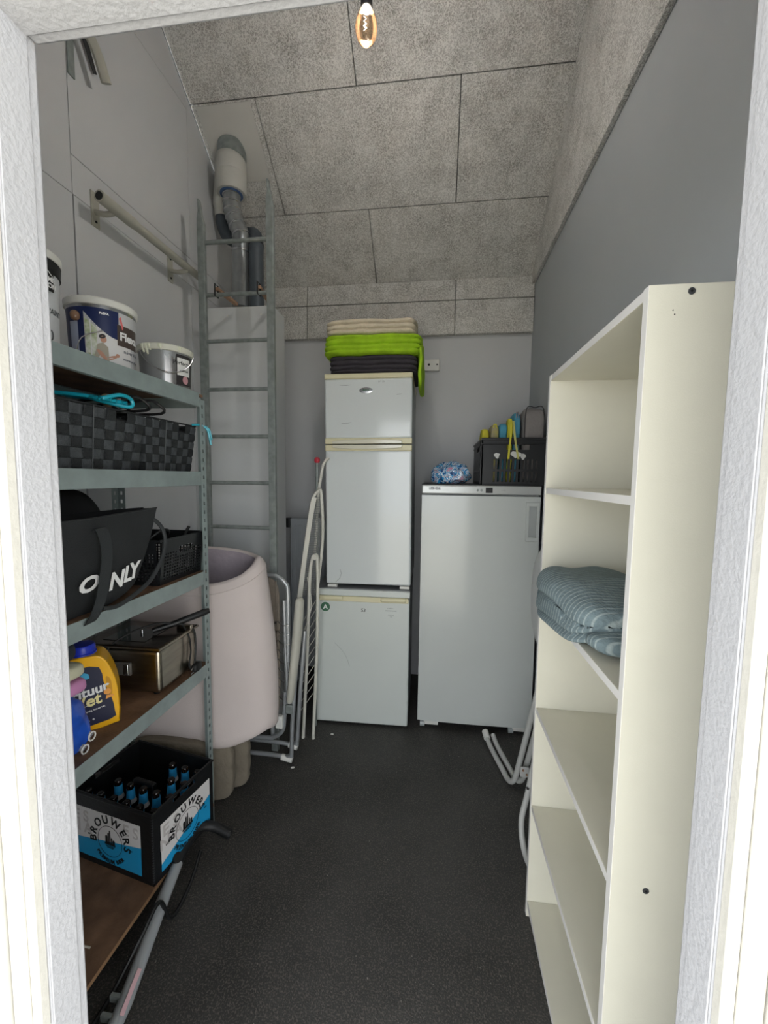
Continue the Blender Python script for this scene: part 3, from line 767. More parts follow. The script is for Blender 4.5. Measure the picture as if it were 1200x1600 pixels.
# flat strap in front, knotted round at the bottom
def ribbon(pts, wid, side, th=.0025):
    P = smooth(pts, 6); m = MB()
    S_ = Vector(side).normalized() * wid / 2
    n = len(P)
    vs = []
    for i, p in enumerate(P):
        t = (P[min(n-1, i+1)] - P[max(0, i-1)]).normalized(); nn = t.cross(S_).normalized() * th / 2
        vs += [p - S_ - nn, p + S_ - nn, p + S_ + nn, p - S_ + nn]
    fs = [(0, 3, 2, 1), (4*n-4, 4*n-3, 4*n-2, 4*n-1)]
    for i in range(n - 1):
        for k in range(4): fs.append((4*i+k, 4*i+(k+1) % 4, 4*i+4+(k+1) % 4, 4*i+4+k))
    return m.add(vs, fs)
STRAP = mat('black_strap', '2C2F31', .5, var=.1, bump=.2, bscale=300)
make('strap', ribbon([(-.985, 1.055, 1.385), (-.958, 1.055, 1.40), (-.950, 1.062, 1.33), (-.950, 1.040, 1.22), (-.948, 1.010, 1.165), (-.958, 1.0, 1.142)], .036, (.1, 1, .1)), STRAP, bg_)
make('strap', ribbon([(-.99, .80, 1.40), (-.965, .80, 1.40), (-.96, .83, 1.2), (-.98, .86, 1.165)], .036, (.1, 1, .1)), STRAP, bg_)
make('rope_handle', MB().tube(smooth([(-1.02, 1.285, 1.40), (-.99, 1.31, 1.405), (-.975, 1.345, 1.36), (-.965, 1.335, 1.29), (-.962, 1.265, 1.21), (-.960, 1.18, 1.175), (-.958, 1.10, 1.160), (-.97, 1.06, 1.165)], 6), .007, 8, squash=.6), STRAP, bg_)
for ch, y_, z_, h_, w_ in (('O', .975, 1.228, .058, 1.45), ('N', 1.082, 1.212, .070, 1.05), ('L', 1.140, 1.222, .068, 1.0), ('Y', 1.163, 1.226, .070, .95)):
    t = MB()
    text(t, ch, h_, fmat((-.968, y_, z_), (0, 1, .04), (.02, 0, 1)) @ Matrix.Diagonal((w_, 1, 1, 1)), align='LEFT', bold=.0022, shear=.3)
    make('letter', t, WPRINT, bg_)
ba = thing('black_bag', 'slumped plain black bag behind the lettered shopping bag', 'bag', (-1.2, .98, Z3), world=True)
def slump(P, q):
    k = (P.z + .18) / .36
    return Vector((P.x * (1.1 - .2 * k), P.y * (1.08 - .34 * k) - .02 * k + .03 * math.sin(P.z * 30) * .3, P.z))
def slump2(P, q):
    P = slump(P, q); P.z = max(P.z, -.180)
    return P
make('body', MB().soft((-1.225, 1.10, Z3 + .181), (.22, .50, .352), 18, 4, .022, 7, fn=slump2), mat('black_fabric', '141517', .7, var=.2, bump=.3, bscale=40), ba)

def perforated_basket():
    b = thing('plastic_basket', 'black perforated plastic storage basket with a handle cutout on the third board', 'basket', (-1.165, 1.478, Z3))
    w, d, h = .262, .33, .165
    mt = mat('black_basket_plastic', '1B1D1F', .35, var=.1)
    def sidep(width, nu, cut):
        us = [0, .012]; 
        step = (width - .024) / nu
        for i in range(nu): us += [.012 + i * step + step * .35, .012 + (i+1) * step]
        us += [width]
        vs = [0, .012]; nv = 9; sv = .105 / nv
        for j in range(nv): vs += [.012 + j * sv + sv * .35, .012 + (j+1) * sv]
        vs += [.132, .150, h]
        cu = (width * .38, width * .72)
        def sk(i, j):
            if 1 <= j <= 2 * nv and 1 <= i <= 2 * nu and j % 2 == 0 and i % 2 == 0 and (vs[j] < .088 or not (cut and cu[0] - .02 < us[i] < cu[1])): return ((i // 2 + j // 2) % 2 == 0) or True
            if cut and .100 < vs[j] < .128 and cu[0] < us[i] < cu[1]: return True
            return False
        return us, vs, sk
    us, vs, sk = sidep(w, 16, True)
    make('side', MB().holed(us, vs, sk, .003, fmat((d/2, -w/2, 0), (0, 1, 0), (.10, 0, 1))), mt, b)
    make('side', MB().holed(us, vs, sk, .003, fmat((-d/2, w/2, 0), (0, -1, 0), (-.04, 0, 1))), mt, b)
    us, vs, sk = sidep(d, 20, False)
    make('end', MB().holed(us, vs, sk, .003, fmat((-d/2, -w/2, 0), (1, 0, 0), (0, -.05, 1))), mt, b)
    make('end', MB().holed(us, vs, sk, .003, fmat((d/2, w/2, 0), (-1, 0, 0), (0, .03, 1))), mt, b)
    make('base', MB().box(-d/2, d/2, -w/2, w/2, 0, .003), mt, b)
    make('rim', MB().tube([(d/2+.016, -w/2-.008, h), (d/2+.016, w/2+.005, h), (-d/2-.007, w/2+.005, h), (-d/2-.007, -w/2-.008, h)], .005, 8, closed=True), mt, b)
    t = MB(); text(t, 'STYLE', .024, fmat((d/2 + .0135, .02, .103), (0, 1, 0), (.1, 0, 1)), bold=.0012, shear=.3, extrude=.0012)
    make('cutout_letters', t, mt, b)
perforated_basket()
cl = smooth([(-1.06, 1.36, 1.31), (-1.02, 1.40, 1.352), (-1.02, 1.44, 1.34), (-1.07, 1.45, 1.30), (-1.15, 1.43, 1.27), (-1.2, 1.4, 1.22), (-1.12, 1.42, 1.19), (-1.05, 1.5, 1.175)], 6)
single('coiled_cable', MB().tube(cl, .005, 7).tube(smooth([(-1.15, 1.5, 1.165), (-1.08, 1.56, 1.25), (-1.03, 1.585, 1.345)], 5), .006, 7), RUBBER, 'black cable coiled inside the perforated plastic basket', 'cable')

# ---- fourth board
Z4 = .7505
fr = thing('deep_fryer', 'greasy stainless steel deep fryer with a flat lid on the fourth board', 'fryer', (-1.14, 1.43, Z4), rz=math.radians(1))
FH = .172
make('body', MB().box(-.15, .15, -.115, .12, .008, FH), STAIN, fr, bevel=.016, segs=4)
make('lid', MB().box(-.156, .156, -.121, .126, FH + .001, FH + .014), mat('greasy_lid', '5D534A', .22, metal=.9, var=.35, scale=10), fr, bevel=.005, segs=2)
make('lid_rim', MB().tube([(.156, -.121, FH + .006), (.156, .126, FH + .006), (-.156, .126, FH + .006), (-.156, -.121, FH + .006)], .0045, 8, closed=True), STAIN, fr)
make('lid_window', MB().box(-.10, .07, -.08, .07, FH + .014, FH + .0155), mat('dark_glass', '1E1A17', .08, coat=.5), fr, bevel=.001)
make('lid_knob', MB().lathe([(.007, FH + .014), (.006, FH + .03), (.002, FH + .032)], n=12), CHROME, fr)
for xx in (.12, -.12):
    for yy in (-.09, .095): make('foot', MB().lathe([(.011, 0), (.013, .01), (.010, .014)], (xx, yy, 0), 12), RUBBER, fr)
gp = make('side_grip', MB().box(-.07, .045, -.128, -.115, .075, .125), mat('dark_grip', '4E4B47', .3, var=.1), fr, bevel=.006, segs=3, label='dark recessed side grip')
make('grip_plate', MB().box(.018, .038, -.131, -.128, .08, .12), CHROME, gp, bevel=.002)
bh = make('basket_handle', MB().tube([(.05, -.01, FH + .03), (.11, .05, FH + .043), (.185, .125, FH + .066), (.20, .14, FH + .07)], [.010, .0125, .0145, .011], 12), BLACK, fr, label='black basket handle')
make('bracket', MB().box(.105, .165, .06, .075, FH + .014, FH + .032), STAIN, bh, bevel=.002)
make('cord', MB().tube(smooth([(-.06, -.16, .10), (-.05, -.13, FH - .01), (-.01, -.08, FH + .035), (.06, .0, FH + .055), (.12, .05, FH + .04), (.158, .085, FH + .01), (.166, .09, .12), (.168, .08, .06), (.167, .075, .035)], 7), .0038, 7), RUBBER, fr)
make('cord', MB().tube(smooth([(.13, .06, FH + .03), (.163, .05, FH - .01), (.166, .055, .10), (.167, .04, .045), (.172, .055, .02)], 6), .0035, 7), RUBBER, fr)
pg = make('plug', MB().soft((.176, .078, .024), (.028, .05, .036), 8, 3, 0), RUBBER, fr, label='black mains plug')
for dz in (-.007, .009): make('plug_pin', MB().tube([(.176, .055, .022 + dz), (.178, .032, .020 + dz)], .0024, 8), CHROME, pg)

# frying-fat jug: front faces the doorway
jr = math.radians(38)
jg = thing('frying_oil_jug', 'yellow plastic jug with a blue cap and navy label beside the fryer', 'jug', (-1.105, 1.135, Z4), rz=jr)
JY = mat('yellow_plastic', 'F0B41C', .28, var=.03, coat=.2)
outl = [(-.083, .004), (.070, .004), (.083, .02), (.085, .09), (.078, .15), (.062, .20), (.048, .226), (.030, .238), (-.030, .238), (-.060, .232), (-.085, .20)]
hole_ = [(.052, .165), (.064, .155), (.068, .125), (.066, .095), (.060, .09), (.055, .12)]
Mj = fmat((0, -.045, 0), (1, 0, 0), (0, 0, 1))
so = [p.to_2d() for p in smooth([(a, b, 0) for a, b in outl], 3, True)]
make('body', MB().prism([tuple(p) for p in so], -.09, 0, Mj), JY, jg, bevel=.012, segs=4)
make('recess_shade_patch', MB().prism([tuple(p.to_2d()) for p in smooth([(a, b, 0) for a, b in hole_], 3, True)], -.001, .0008, Mj), mat('jug_shadow_yellow', 'C98F12', .5), jg)  # flat patch; shade of the handle recess painted as a darker yellow
cp = make('cap', MB().lathe([(.034, .236), (.036, .24), (.036, .262), (.032, .268), (.001, .269)], (-.01, 0, 0), 28), mat('cobalt_cap', '2438B8', .35), jg)
make('cap_ring', MB().lathe([(.0365, .236), (.0385, .237), (.0385, .243), (.0365, .244)], (-.01, 0, 0), 28), mat('cobalt_cap', '2438B8', .35), cp)
LB = [(-.078, .022), (.060, .022), (.073, .045), (.064, .10), (.046, .15), (.036, .20), (-.02, .205), (-.078, .175)]
lb = make('label', MB().prism([tuple(p.to_2d()) for p in smooth([(a, b, 0) for a, b in LB], 2, True)], .0002, .0009, Mj), mat('jug_label_navy', '23263F', .4), jg)
t = MB(); text(t, 'Frituur', .042, Mj @ Matrix.Translation((.002, .112, .0012)) @ Matrix.Rotation(.20, 4, 'Z'), bold=.0012, shear=.15); make('lettering', t, WPRINT, lb)
t = MB(); text(t, 'Vet', .050, Mj @ Matrix.Translation((.004, .078, .0012)) @ Matrix.Rotation(.20, 4, 'Z'), bold=.0014, shear=.15)
make('lettering', t, mat('pale_yellow_print', 'E9DDA0', .5), lb)
t = MB(); text(t, 'vloeibaar plantaardig frituurvet', .0085, Mj @ Matrix.Translation((-.004, .058, .0012)) @ Matrix.Rotation(.20, 4, 'Z')); text(t, '2 L  e', .012, Mj @ Matrix.Translation((.005, .030, .0012)) @ Matrix.Rotation(.15, 4, 'Z'))
t.prism([(-.028, .074), (.026, .086), (.026, .0875), (-.028, .0755)], .001, .0014, Mj)
make('lettering', t, WPRINT, lb)
make('emblem', MB().prism([(-.016, .178), (-.004, .19), (.008, .184), (.010, .170), (-.014, .164)], .001, .0016, Mj), mat('sky_blue_print', '3FA4CF', .5), lb)
t = MB(); t.prism([(-.058, .062), (-.052, .066), (-.038, .048), (-.044, .044)], .001, .0016, Mj); t.prism([(.05, .092), (.072, .098), (.070, .104), (.052, .104)], .001, .0016, Mj)
t.lathe([(.010, 0), (.010, .0006), (.001, .0006)], n=16, M=Mj @ Matrix.Translation((.055, .116, .001)))
make('printed_chips', t, mat('chip_print', 'E8A04C', .5), lb)

# things piled left of the jug
def crumple(P, q): return P + noise.noise_vector(P * 14) * .010
single('blue_refill_bag', MB().soft((-1.05, .975, Z4 + .086), (.10, .125, .168), 16, 3.2, .012, 12, fn=crumple), mat('blue_foil', '1E4FB4', .25, var=.3, scale=12, bump=.6, bscale=25, coat=.3), 'crumpled glossy blue plastic bag in front of the yellow jug', 'bag')
single('pink_sponge_pack', MB().soft((-1.055, .975, Z4 + .196), (.11, .13, .045), 10, 4, .006), mat('pink_foam', 'C98AB8', .6, var=.1), 'pink soft pack lying on the blue plastic bag', 'pack')
single('yellow_white_cloth', MB().soft((-1.055, .970, Z4 + .244), (.11, .13, .045), 10, 4, .005), mat('pale_cloth', 'C9C6AC', .8, var=.1, bump=.4), 'pale yellow-white cloth topmost of the pile beside the jug', 'cloth')
single('dark_pouch', MB().soft((-1.06, .965, Z4 + .303), (.10, .12, .065), 10, 3, .006), mat('dark_pouch', '1C2330', .6), 'small dark pouch on the pale cloth, right under the third board', 'pouch')
GL = mat('clear_plastic', 'E4E8EC', .1, trans=.7, var=0)
for i, (yy, zt) in enumerate(((1.03, .095), (1.005, .05))):
    sy = thing('clear_tube', ['clear plastic tube with open end beside the jug, upper one', 'clear plastic tube with open end beside the jug, lower one'][i], 'tube', (-.99, yy, Z4), world=True)
    a = Vector((-.998, yy, Z4 + .012 + .024 * (1 - i) )); b = a + Vector((-.075, -.02, .055 if i == 0 else .05))
    make('barrel', MB().tube([a, b], .0105, 14), GL, sy)
    make('end_ring', MB().tube([a + (a-b)*.01 + Vector((0, .012*math.cos(k*PI/6), .012*math.sin(k*PI/6))) for k in range(12)], .0022, 6, closed=True), WPLASTIC, sy)

# ---- beer crate on the lowest board
CX, CW, CH = .40, .30, .272
cr = thing('beer_crate', 'black crate of beer bottles with blue and white lettered panels on the lowest board', 'crate', (-1.135, 1.405, .0995), rz=math.radians(-10.5))
BCR = mat('crate_black', '121315', .45, var=.1, bump=.1)
HX, HY = CX/2, CW/2
def crate_side(parent, M, L, handle):
    us = [0, .02, L/2 - .055, L/2 + .055, L - .02, L]; vs = [0, .02, CH - .065, CH - .032, CH - .012, CH]
    make('side_wall', MB().holed(us, vs, lambda i, j: handle and i == 2 and j == 3, .006, M), BCR, parent)
Mf = fmat((-HX, -HY + .006, 0), (1, 0, 0), (0, 0, 1)); Ms = fmat((HX - .006, -HY, 0), (0, 1, 0), (0, 0, 1))
crate_side(cr, Mf, CX, False); crate_side(cr, Ms, CW, True)
crate_side(cr, fmat((HX, HY - .006, 0), (-1, 0, 0), (0, 0, 1)), CX, False); crate_side(cr, fmat((-HX + .006, HY, 0), (0, -1, 0), (0, 0, 1)), CW, True)
make('base', MB().box(-HX + .004, HX - .004, -HY + .004, HY - .004, .0, .006), BCR, cr)
make('top_rim', MB().tube([(HX, -HY, CH - .004), (HX, HY, CH - .004), (-HX, HY, CH - .004), (-HX, -HY, CH - .004)], .006, 8, closed=True), BCR, cr)
for i in range(1, 6): make('divider', MB().box(-HX + .006 + i*(CX-.012)/6 - .0012, -HX + .006 + i*(CX-.012)/6 + .0012, -HY + .007, HY - .007, .006, .10), BCR, cr)
for i in range(1, 4): make('divider', MB().box(-HX + .007, HX - .007, -HY + .006 + i*(CW-.012)/4 - .0012, -HY + .006 + i*(CW-.012)/4 + .0012, .006, .098), BCR, cr)
make('centre_grip', MB().box(-.05, .05, -.010, .010, CH - .05, CH - .032), BCR, cr, bevel=.005)
for s_ in (-1, 1): make('grip_post', MB().box(s_*.048 - .005, s_*.048 + .005, -.008, .008, .1, CH - .035), BCR, cr)
for (sx, sy) in ((1, -1),):
    t = MB()
    for k in range(26): t.box(HX - .004, HX + .0012, -HY - .0012, -HY + .004, .012 + k * .0095, .016 + k * .0095)
    make('ribbed_corner', t, mat('crate_rib', '3A3C3E', .4), cr)
CBLUE = mat('crate_blue_print', '1B8FC0', .4); CWHT = mat('crate_white_print', 'CFCCCB', .45, var=.03); CGREY = mat('crate_ghost_print', 'B5B0AE', .5)
def crate_label(M, L, wl_, wr_, small):
    z0, z1 = .024, .215 if not small else .205; H = z1 - z0; x0, x1 = .02, L - .02 if not small else L - .012
    if not small: x0, x1 = .012, L - .055
    else: x0, x1 = .035, L - .02
    bl_, br_ = z0 + H * wl_, z0 + H * wr_
    w0 = .0062
    lab = make('label', MB().add([(x0, bl_, w0+.0006), (x1, br_, w0+.0006), (x1, z1, w0+.0006), (x0, z1, w0+.0006), (x0, bl_, w0-.001), (x1, br_, w0-.001), (x1, z1, w0-.001), (x0, z1, w0-.001)], [(0,1,2,3), (7,6,5,4), (0,4,5,1), (1,5,6,2), (2,6,7,3), (3,7,4,0)], M), CWHT, cr)
    make('blue_field', MB().add([(x0, z0, w0+.0006), (x1, z0, w0+.0006), (x1, br_, w0+.0006), (x0, bl_, w0+.0006), (x0, z0, w0-.001), (x1, z0, w0-.001), (x1, br_, w0-.001), (x0, bl_, w0-.001)], [(0,1,2,3), (7,6,5,4), (0,4,5,1), (1,5,6,2), (2,6,7,3), (3,7,4,0)], M), CBLUE, lab)
    cx = (x0 + x1) / 2 + (.02 if not small else 0); cz = z0 + H * .47
    Mo = M @ Matrix.Translation((0, 0, w0 + .0010))
    R = H * .36
    t = MB(); text(t, 'E S', .06, Mo @ Matrix.Translation((x0 + .045, z1 - .055, 0)), bold=.0012); text(t, 'N A', .06, Mo @ Matrix.Translation((x0 + .045, z1 - .10, 0)), bold=.0012)
    if not small: text(t, 'E S', .06, Mo @ Matrix.Translation((x1 - .045, z1 - .055, 0)), bold=.0012)
    make('ghost_lettering', t, CGREY, lab)
    Mo = M @ Matrix.Translation((0, 0, w0 + .0018))
    t = MB(); arc_text(t, 'BROUWERS', .044 if not small else .038, R, PI/2, .0035 if not small else .0015, Mo, (cx, cz), bold=.0010)
    arc_text(t, 'PREMIUM BIER', .021, R * 1.26, -PI/2, .003, Mo, (cx, cz), flip=True, bold=.0007)
    text(t, 'EST', .008, Mo @ Matrix.Translation((cx - R * 1.5, cz, 0))); text(t, '1841', .008, Mo @ Matrix.Translation((cx + R * 1.45, cz - .01, 0)))
    make('lettering', t, INK, lab)
    t = MB()
    ringp = [Mo @ Vector((cx + R*.86*math.cos(a), cz + R*.86*math.sin(a), 0)) for a in [k*2*PI/36 for k in range(36)]]
    t.tube(ringp, .0007, 5, closed=True)
    for (a, b, c, d) in ((-.022, -.006, -.012, .018), (-.010, -.006, -.004, .030), (-.002, -.006, .003, .040), (.006, -.008, .012, .014), (.014, -.008, .024, .006), (-.026, -.014, .026, -.008)):
        t.prism([(cx+a, cz+b), (cx+c, cz+b), (cx+c, cz+d), ((2*cx+a+c)/2, cz+d+.004), (cx+a, cz+d)], -.0002, .0004, Mo)
    for k in range(3): t.prism([(cx-.024+.004*k, cz-.018-.004*k), (cx+.024-.004*k, cz-.018-.004*k), (cx+.022-.004*k, cz-.0165-.004*k), (cx-.022+.004*k, cz-.0165-.004*k)], -.0002, .0004, Mo)
    make('town_emblem', t, INK, lab)
crate_label(Mf, CX, .33, .56, False)
crate_label(Ms, CW, .16, .62, True)
# bottles
GLASSB = mat('brown_glass', '1E120A', .08, var=.1, coat=.4)
def bottle(loc, lab, first=[None]):
    if first[0] is None:
        b = thing('beer_bottle', None, 'bottle', loc)
        make('glass', MB().lathe([(.001, .002), (.026, 0), (.0295, .004), (.0295, .13), (.026, .150), (.016, .172), (.0145, .185), (.0135, .225), (.0145, .229), (.0145, .236), (.012, .2395), (.001, .24)], n=20), GLASSB, b)
        n_ = make('neck_label', MB().lathe([(.0165, .182), (.0156, .19), (.0148, .208), (.0145, .220), (.0138, .2205)], n=20), mat('bottle_blue_label', '2C93CB', .35), b)
        make('label_band', MB().lathe([(.0205, .166), (.0182, .174), (.0168, .1818), (.0160, .182)], n=20), mat('bottle_white_label', 'B9BEC3', .4), n_)
        make('mouth', MB().lathe([(.0085, .2398), (.0085, .2406), (.001, .2406)], n=14), INK, b)
        first[0] = b
    else:
        src = first[0]; b = src.copy(); COL.objects.link(b); b.location = loc
        for ch in list(src.children):
            c = ch.copy(); COL.objects.link(c); c.parent = b
            for g2 in ch.children:
                d = g2.copy(); COL.objects.link(d); d.parent = c
    b['label'] = lab; b['category'] = 'bottle'; b['group'] = 'brown beer bottles in the black crate'
    return b
rz = math.radians(-10.5)
cells_b = [(0, 0), (1, 0), (2, 0), (3, 0), (4, 0), (5, 0), (1, 1), (2, 1), (3, 1), (4, 1), (4, 2), (5, 2), (4, 3), (5, 3), (5, 1), (3, 3)]
labs = {(0,0): 'beer bottle in the front row, leftmost by the front panel', (1,0): 'second beer bottle from the left in the front row', (2,0): 'third beer bottle from the left in the front row', (3,0): 'fourth beer bottle from the left in the front row', (4,0): 'fifth beer bottle in the front row', (5,0): 'beer bottle in the near right corner of the crate',
        (1,1): 'beer bottle in the second row behind the front left ones', (2,1): 'beer bottle in the second row, second from left', (3,1): 'beer bottle in the second row left of the grip', (4,1): 'beer bottle in the second row right of the grip', (5,1): 'beer bottle in the second row at the right wall of the crate',
        (4,2): 'beer bottle in the third row beside the centre grip', (5,2): 'beer bottle in the third row at the right wall of the crate', (4,3): 'beer bottle in the far row, second from right', (5,3): 'beer bottle in the far right corner of the crate', (3,3): 'beer bottle in the far row, third from right'}
for (i, j) in cells_b:
    lx = -HX + .006 + (i + .5) * (CX - .012) / 6; ly = -HY + .006 + (j + .5) * (CW - .012) / 4
    bottle((-1.135 + lx*math.cos(rz) - ly*math.sin(rz), 1.405 + lx*math.sin(rz) + ly*math.cos(rz), .0995 + .0065), labs[(i, j)])
single('string_scrap', MB().tube(smooth([(-1.15, .99, .102), (-1.09, 1.0, .1025), (-1.06, 1.015, .108), (-1.03, 1.02, .1025)], 5), .003, 6), mat('string', 'B5ADA0', .8), 'frayed pale string end on the bare lowest board', 'string')

# ---- floor lance in front of the rack
pw = thing('pump_lance', 'grey plastic tube with black bent grip lying on the floor along the rack', 'tube', (-.91, 1.2, 0), world=True)
make('barrel', MB().tube([(-.855, .90, .028), (-.862, .955, .035), (-.92, 1.20, .075), (-.94, 1.315, .100)], [.020, .021, .021, .019], 16), mat('grey_tube', '8D9092', .4, var=.05), pw)
make('tail', MB().tube([(-.853, .895, .026), (-.84, .80, .024), (-.83, .72, .024)], .022, 12), RUBBER, pw)
make('grip', MB().tube(smooth([(-.94, 1.30, .095), (-.945, 1.38, .115), (-.935, 1.44, .128), (-.89, 1.475, .112), (-.815, 1.475, .085)], 6), .019, 14), RUBBER, pw, label='black bent grip')
make('grip_mouth', MB().tube([(-.816, 1.475, .0853), (-.812, 1.475, .084)], .0135, 12), INK, pw)
make('dial', MB().tube([(-.945, 1.315, .118), (-.935, 1.312, .128)], .017, 14), RUBBER, pw)
st = make('sticker', MB().box(-.006, .006, -.05, .05, 0, .001, Matrix.Translation((-.852, .968, .0585)) @ Matrix.Rotation(.20, 4, 'Z') @ Matrix.Rotation(.15, 4, 'X') @ Matrix.Rotation(.35, 4, 'Y')), mat('pink_sticker', 'C7A3A8', .5), pw, label='faded pink warning sticker')
make('clamp', MB().box(-.91, -.875, .955, .965, .03, .05), GALV, pw)
make('clamp', MB().box(-.905, -.87, .915, .925, .025, .045), GALV, pw)
make('hose', MB().tube(smooth([(-.90, 1.40, .075), (-.885, 1.30, .03), (-.888, 1.2, .018), (-.90, 1.16, .12), (-.905, 1.08, .09), (-.925, .98, .02), (-.93, .85, .012)], 6), .007, 8), RUBBER, pw)

# ================================================================== left back corner pile
PINK = mat('pinkish_foam_cover', 'C6BBB8', .85, var=.03, scale=5, bump=.12, bscale=300)
MAUVE = mat('shaded_cover_mauve', '9C929A', .85, var=.08, scale=12, bump=.3, bscale=40)  # inner side of the same cover, shading of the fold put into its colour
mt_ = thing('foam_mattress', 'pinkish beige foam mattress bent double behind the steel rack', 'mattress', (-1.1, 1.8, .33), world=True)
plan = [(-1.385, 1.67), (-1.2, 1.672), (-1.02, 1.68), (-.93, 1.695), (-.85, 1.73), (-.812, 1.79), (-.82, 1.86), (-.87, 1.93), (-.96, 1.98), (-1.12, 1.995), (-1.30, 1.99), (-1.385, 1.985)]
pl_ = smooth([(a, b, 0) for a, b in plan], 5)
npl = len(pl_) - 1
def mat_fn(inset):
    def fn(u, v):
        i = u * npl; k = min(npl - 1, int(i)); t = i - k
        p = pl_[k].lerp(pl_[k+1], t); d = (pl_[k+1] - pl_[k]).normalized()
        nrm = Vector((d.y, -d.x, 0))
        bul = (.066 * math.sin(PI * (1 - v) * .62)) * max(0, (p.x + 1.3) / .5)
        q = p - nrm * inset + Vector((bul, 0, 0))
        front = max(0, 1 - u * 1.9)
        zt = 1.165 - .13 * front ** .9 * 1.2 + .03 * max(0, (u - .55)) + .008 * math.sin(u * 17)
        zb = .285 + .075 * math.exp(-((u - .42) / .16) ** 2)
        z = zb + (zt - zb) * v
        e = .012 * (1 - min(1, min(v, 1 - v) / .03)) * (1 if inset else -1)
        return (q.x + nrm.x * e, q.y + nrm.y * e, z)
    return fn
T = .055
make('outer_cover', MB().grid(mat_fn(0), npl, 34), PINK, mt_, ang=60)
make('inner_cover', MB().grid(mat_fn(T), npl, 34), MAUVE, mt_, ang=60)
for v in (0, 1):
    make('edge_band', MB().grid(lambda u, w, v=v: tuple(Vector(mat_fn(0)(u, v)).lerp(Vector(mat_fn(T)(u, v)), w) + Vector((0, 0, (.010 if v else -.010) * math.sin(w * PI)))), npl, 6), PINK, mt_, ang=60)
make('seam_piping', MB().tube([Vector(mat_fn(-.001)(u / 60, .955)) for u in range(61)], .0022, 6), PINK, mt_)
for u in (0, 1):
    make('edge_band', MB().grid(lambda w, v, u=u: tuple(Vector(mat_fn(0)(u, v)).lerp(Vector(mat_fn(T)(u, v)), w)), 3, 20), PINK, mt_)

OLIVE = mat('olive_taupe_cushion', '746C5F', .9, var=.12, scale=9, bump=.35, bscale=60)
for i, (xr, yc, h, lb_) in enumerate(((-.985, 1.655, .345, 'taupe seat cushion on edge, nearest the rack post'), (-.93, 1.735, .33, 'taupe seat cushion on edge, middle of the three'), (-.895, 1.825, .325, 'taupe seat cushion on edge, farthest, with rounded corner'))):
    cu = thing('seat_cushion', lb_, 'cushion', (xr - .21, yc, 0), world=True, group='taupe cushions standing under the mattress')
    make('pad', MB().soft((xr - .21, yc, h/2 + .002), (.42, .066, h), 16, 4.5, .006, 9, creases=(-.45, .1, .6), cd=.006, seed=i), OLIVE, cu)

TUBE = mat('silver_tube_frame', 'A9ACAF', .35, metal=.6, var=.05)
TAUPE = mat('taupe_mesh_fabric', '857B70', .9, var=.12, scale=20, bump=.5, bscale=250)
lo = thing('folded_lounger', 'folded silver tube lounge chair with taupe mesh and wire springs', 'chair', (-.95, 2.03, 0), world=True)
y = 2.06
make('back_frame', MB().tube(smooth([(-1.30, y, 1.03), (-.90, y, 1.03), (-.84, y, 1.025), (-.797, y, .99), (-.782, y, .93), (-.782, y - .005, .6), (-.788, y - .01, .40)], 7), .0125, 12), TUBE, lo)
make('lower_frame', MB().tube(smooth([(-.795, y - .02, .40), (-.80, y - .02, .25), (-.812, y - .02, .175), (-.86, y - .02, .135), (-.92, y - .02, .125), (-1.30, y - .02, .125)], 7), .0125, 12), TUBE, lo)
make('fabric', MB().soft((-1.03, y + .004, .62), (.40, .016, .80), 16, 8, .004, 8), TAUPE, lo)
make('fabric_border', MB().tube([(-.845, y - .008, 1.0), (-.838, y - .008, .7), (-.832, y - .008, .36)], .005, 6), TAUPE, lo)
for i in range(9):
    zz = .77 - .052 * i
    make('spring', MB().tube(smooth([(-.845, y - .012, zz + .004), (-.83, y - .018, zz + .015), (-.815, y - .018, zz - .002), (-.795, y - .022, zz - .006), (-.770, y - .016, zz - .002)], 3), .0022, 5), CHROME, lo)
    make('eyelet', MB().tube([(-.848, y - .0135, zz + .004), (-.848, y - .009, zz + .004)], .007, 10), CHROME, lo)
make('plastic_hinge', MB().box(-.84, -.80, y - .05, y - .02, .20, .27), WPLASTIC, lo, bevel=.006)
make('rear_tube', MB().tube([(-.88, y + .01, .28), (-.88, y + .01, .10)], .012, 8), TUBE, lo)

re = thing('reclining_chair', 'folded silver garden chair with an off-white armrest and capped feet', 'chair', (-.80, 2.0, 0), world=True)
y2 = 2.03
make('armrest', MB().tube([(-.718, y2 + .03, .915), (-.716, y2 + .03, .90), (-.724, y2 + .02, .75), (-.748, y2 + .01, .50), (-.762, y2, .36), (-.764, y2, .345)], [.018, .031, .034, .030, .026, .016], 14, squash=.75), mat('offwhite_armrest', 'B9B7AC', .5, var=.06), re)
make('arm_bracket', MB().box(-.785, -.745, y2 - .012, y2 + .012, .285, .335), GALV, re, bevel=.004)
make('leg', MB().tube([(-.722, y2 + .045, .80), (-.742, y2 + .02, .45), (-.752, y2, .20), (-.755, y2 - .005, .04)], .0115, 12), TUBE, re)
make('leg', MB().tube([(-.702, y2 + .07, .72), (-.722, y2 + .05, .40), (-.74, y2 + .04, .08)], .0115, 12), TUBE, re)
make('foot_rail', MB().tube(smooth([(-1.22, y2 - .005, .045), (-.86, y2 - .005, .04), (-.79, y2 - .005, .036), (-.758, y2 - .005, .05)], 5), .0115, 12), TUBE, re)
make('foot_rail', MB().tube(smooth([(-1.22, y2 + .04, .085), (-.87, y2 + .04, .085), (-.78, y2 + .04, .078), (-.745, y2 + .04, .09)], 5), .0115, 12), TUBE, re)
for (a, b) in (((-.81, y2 - .005, .034), (-.750, y2 - .005, .024)), ((-.785, y2 + .04, .078), (-.735, y2 + .04, .066))):
    make('foot_cap', MB().tube([a, b], .017, 12), WPLASTIC, re)
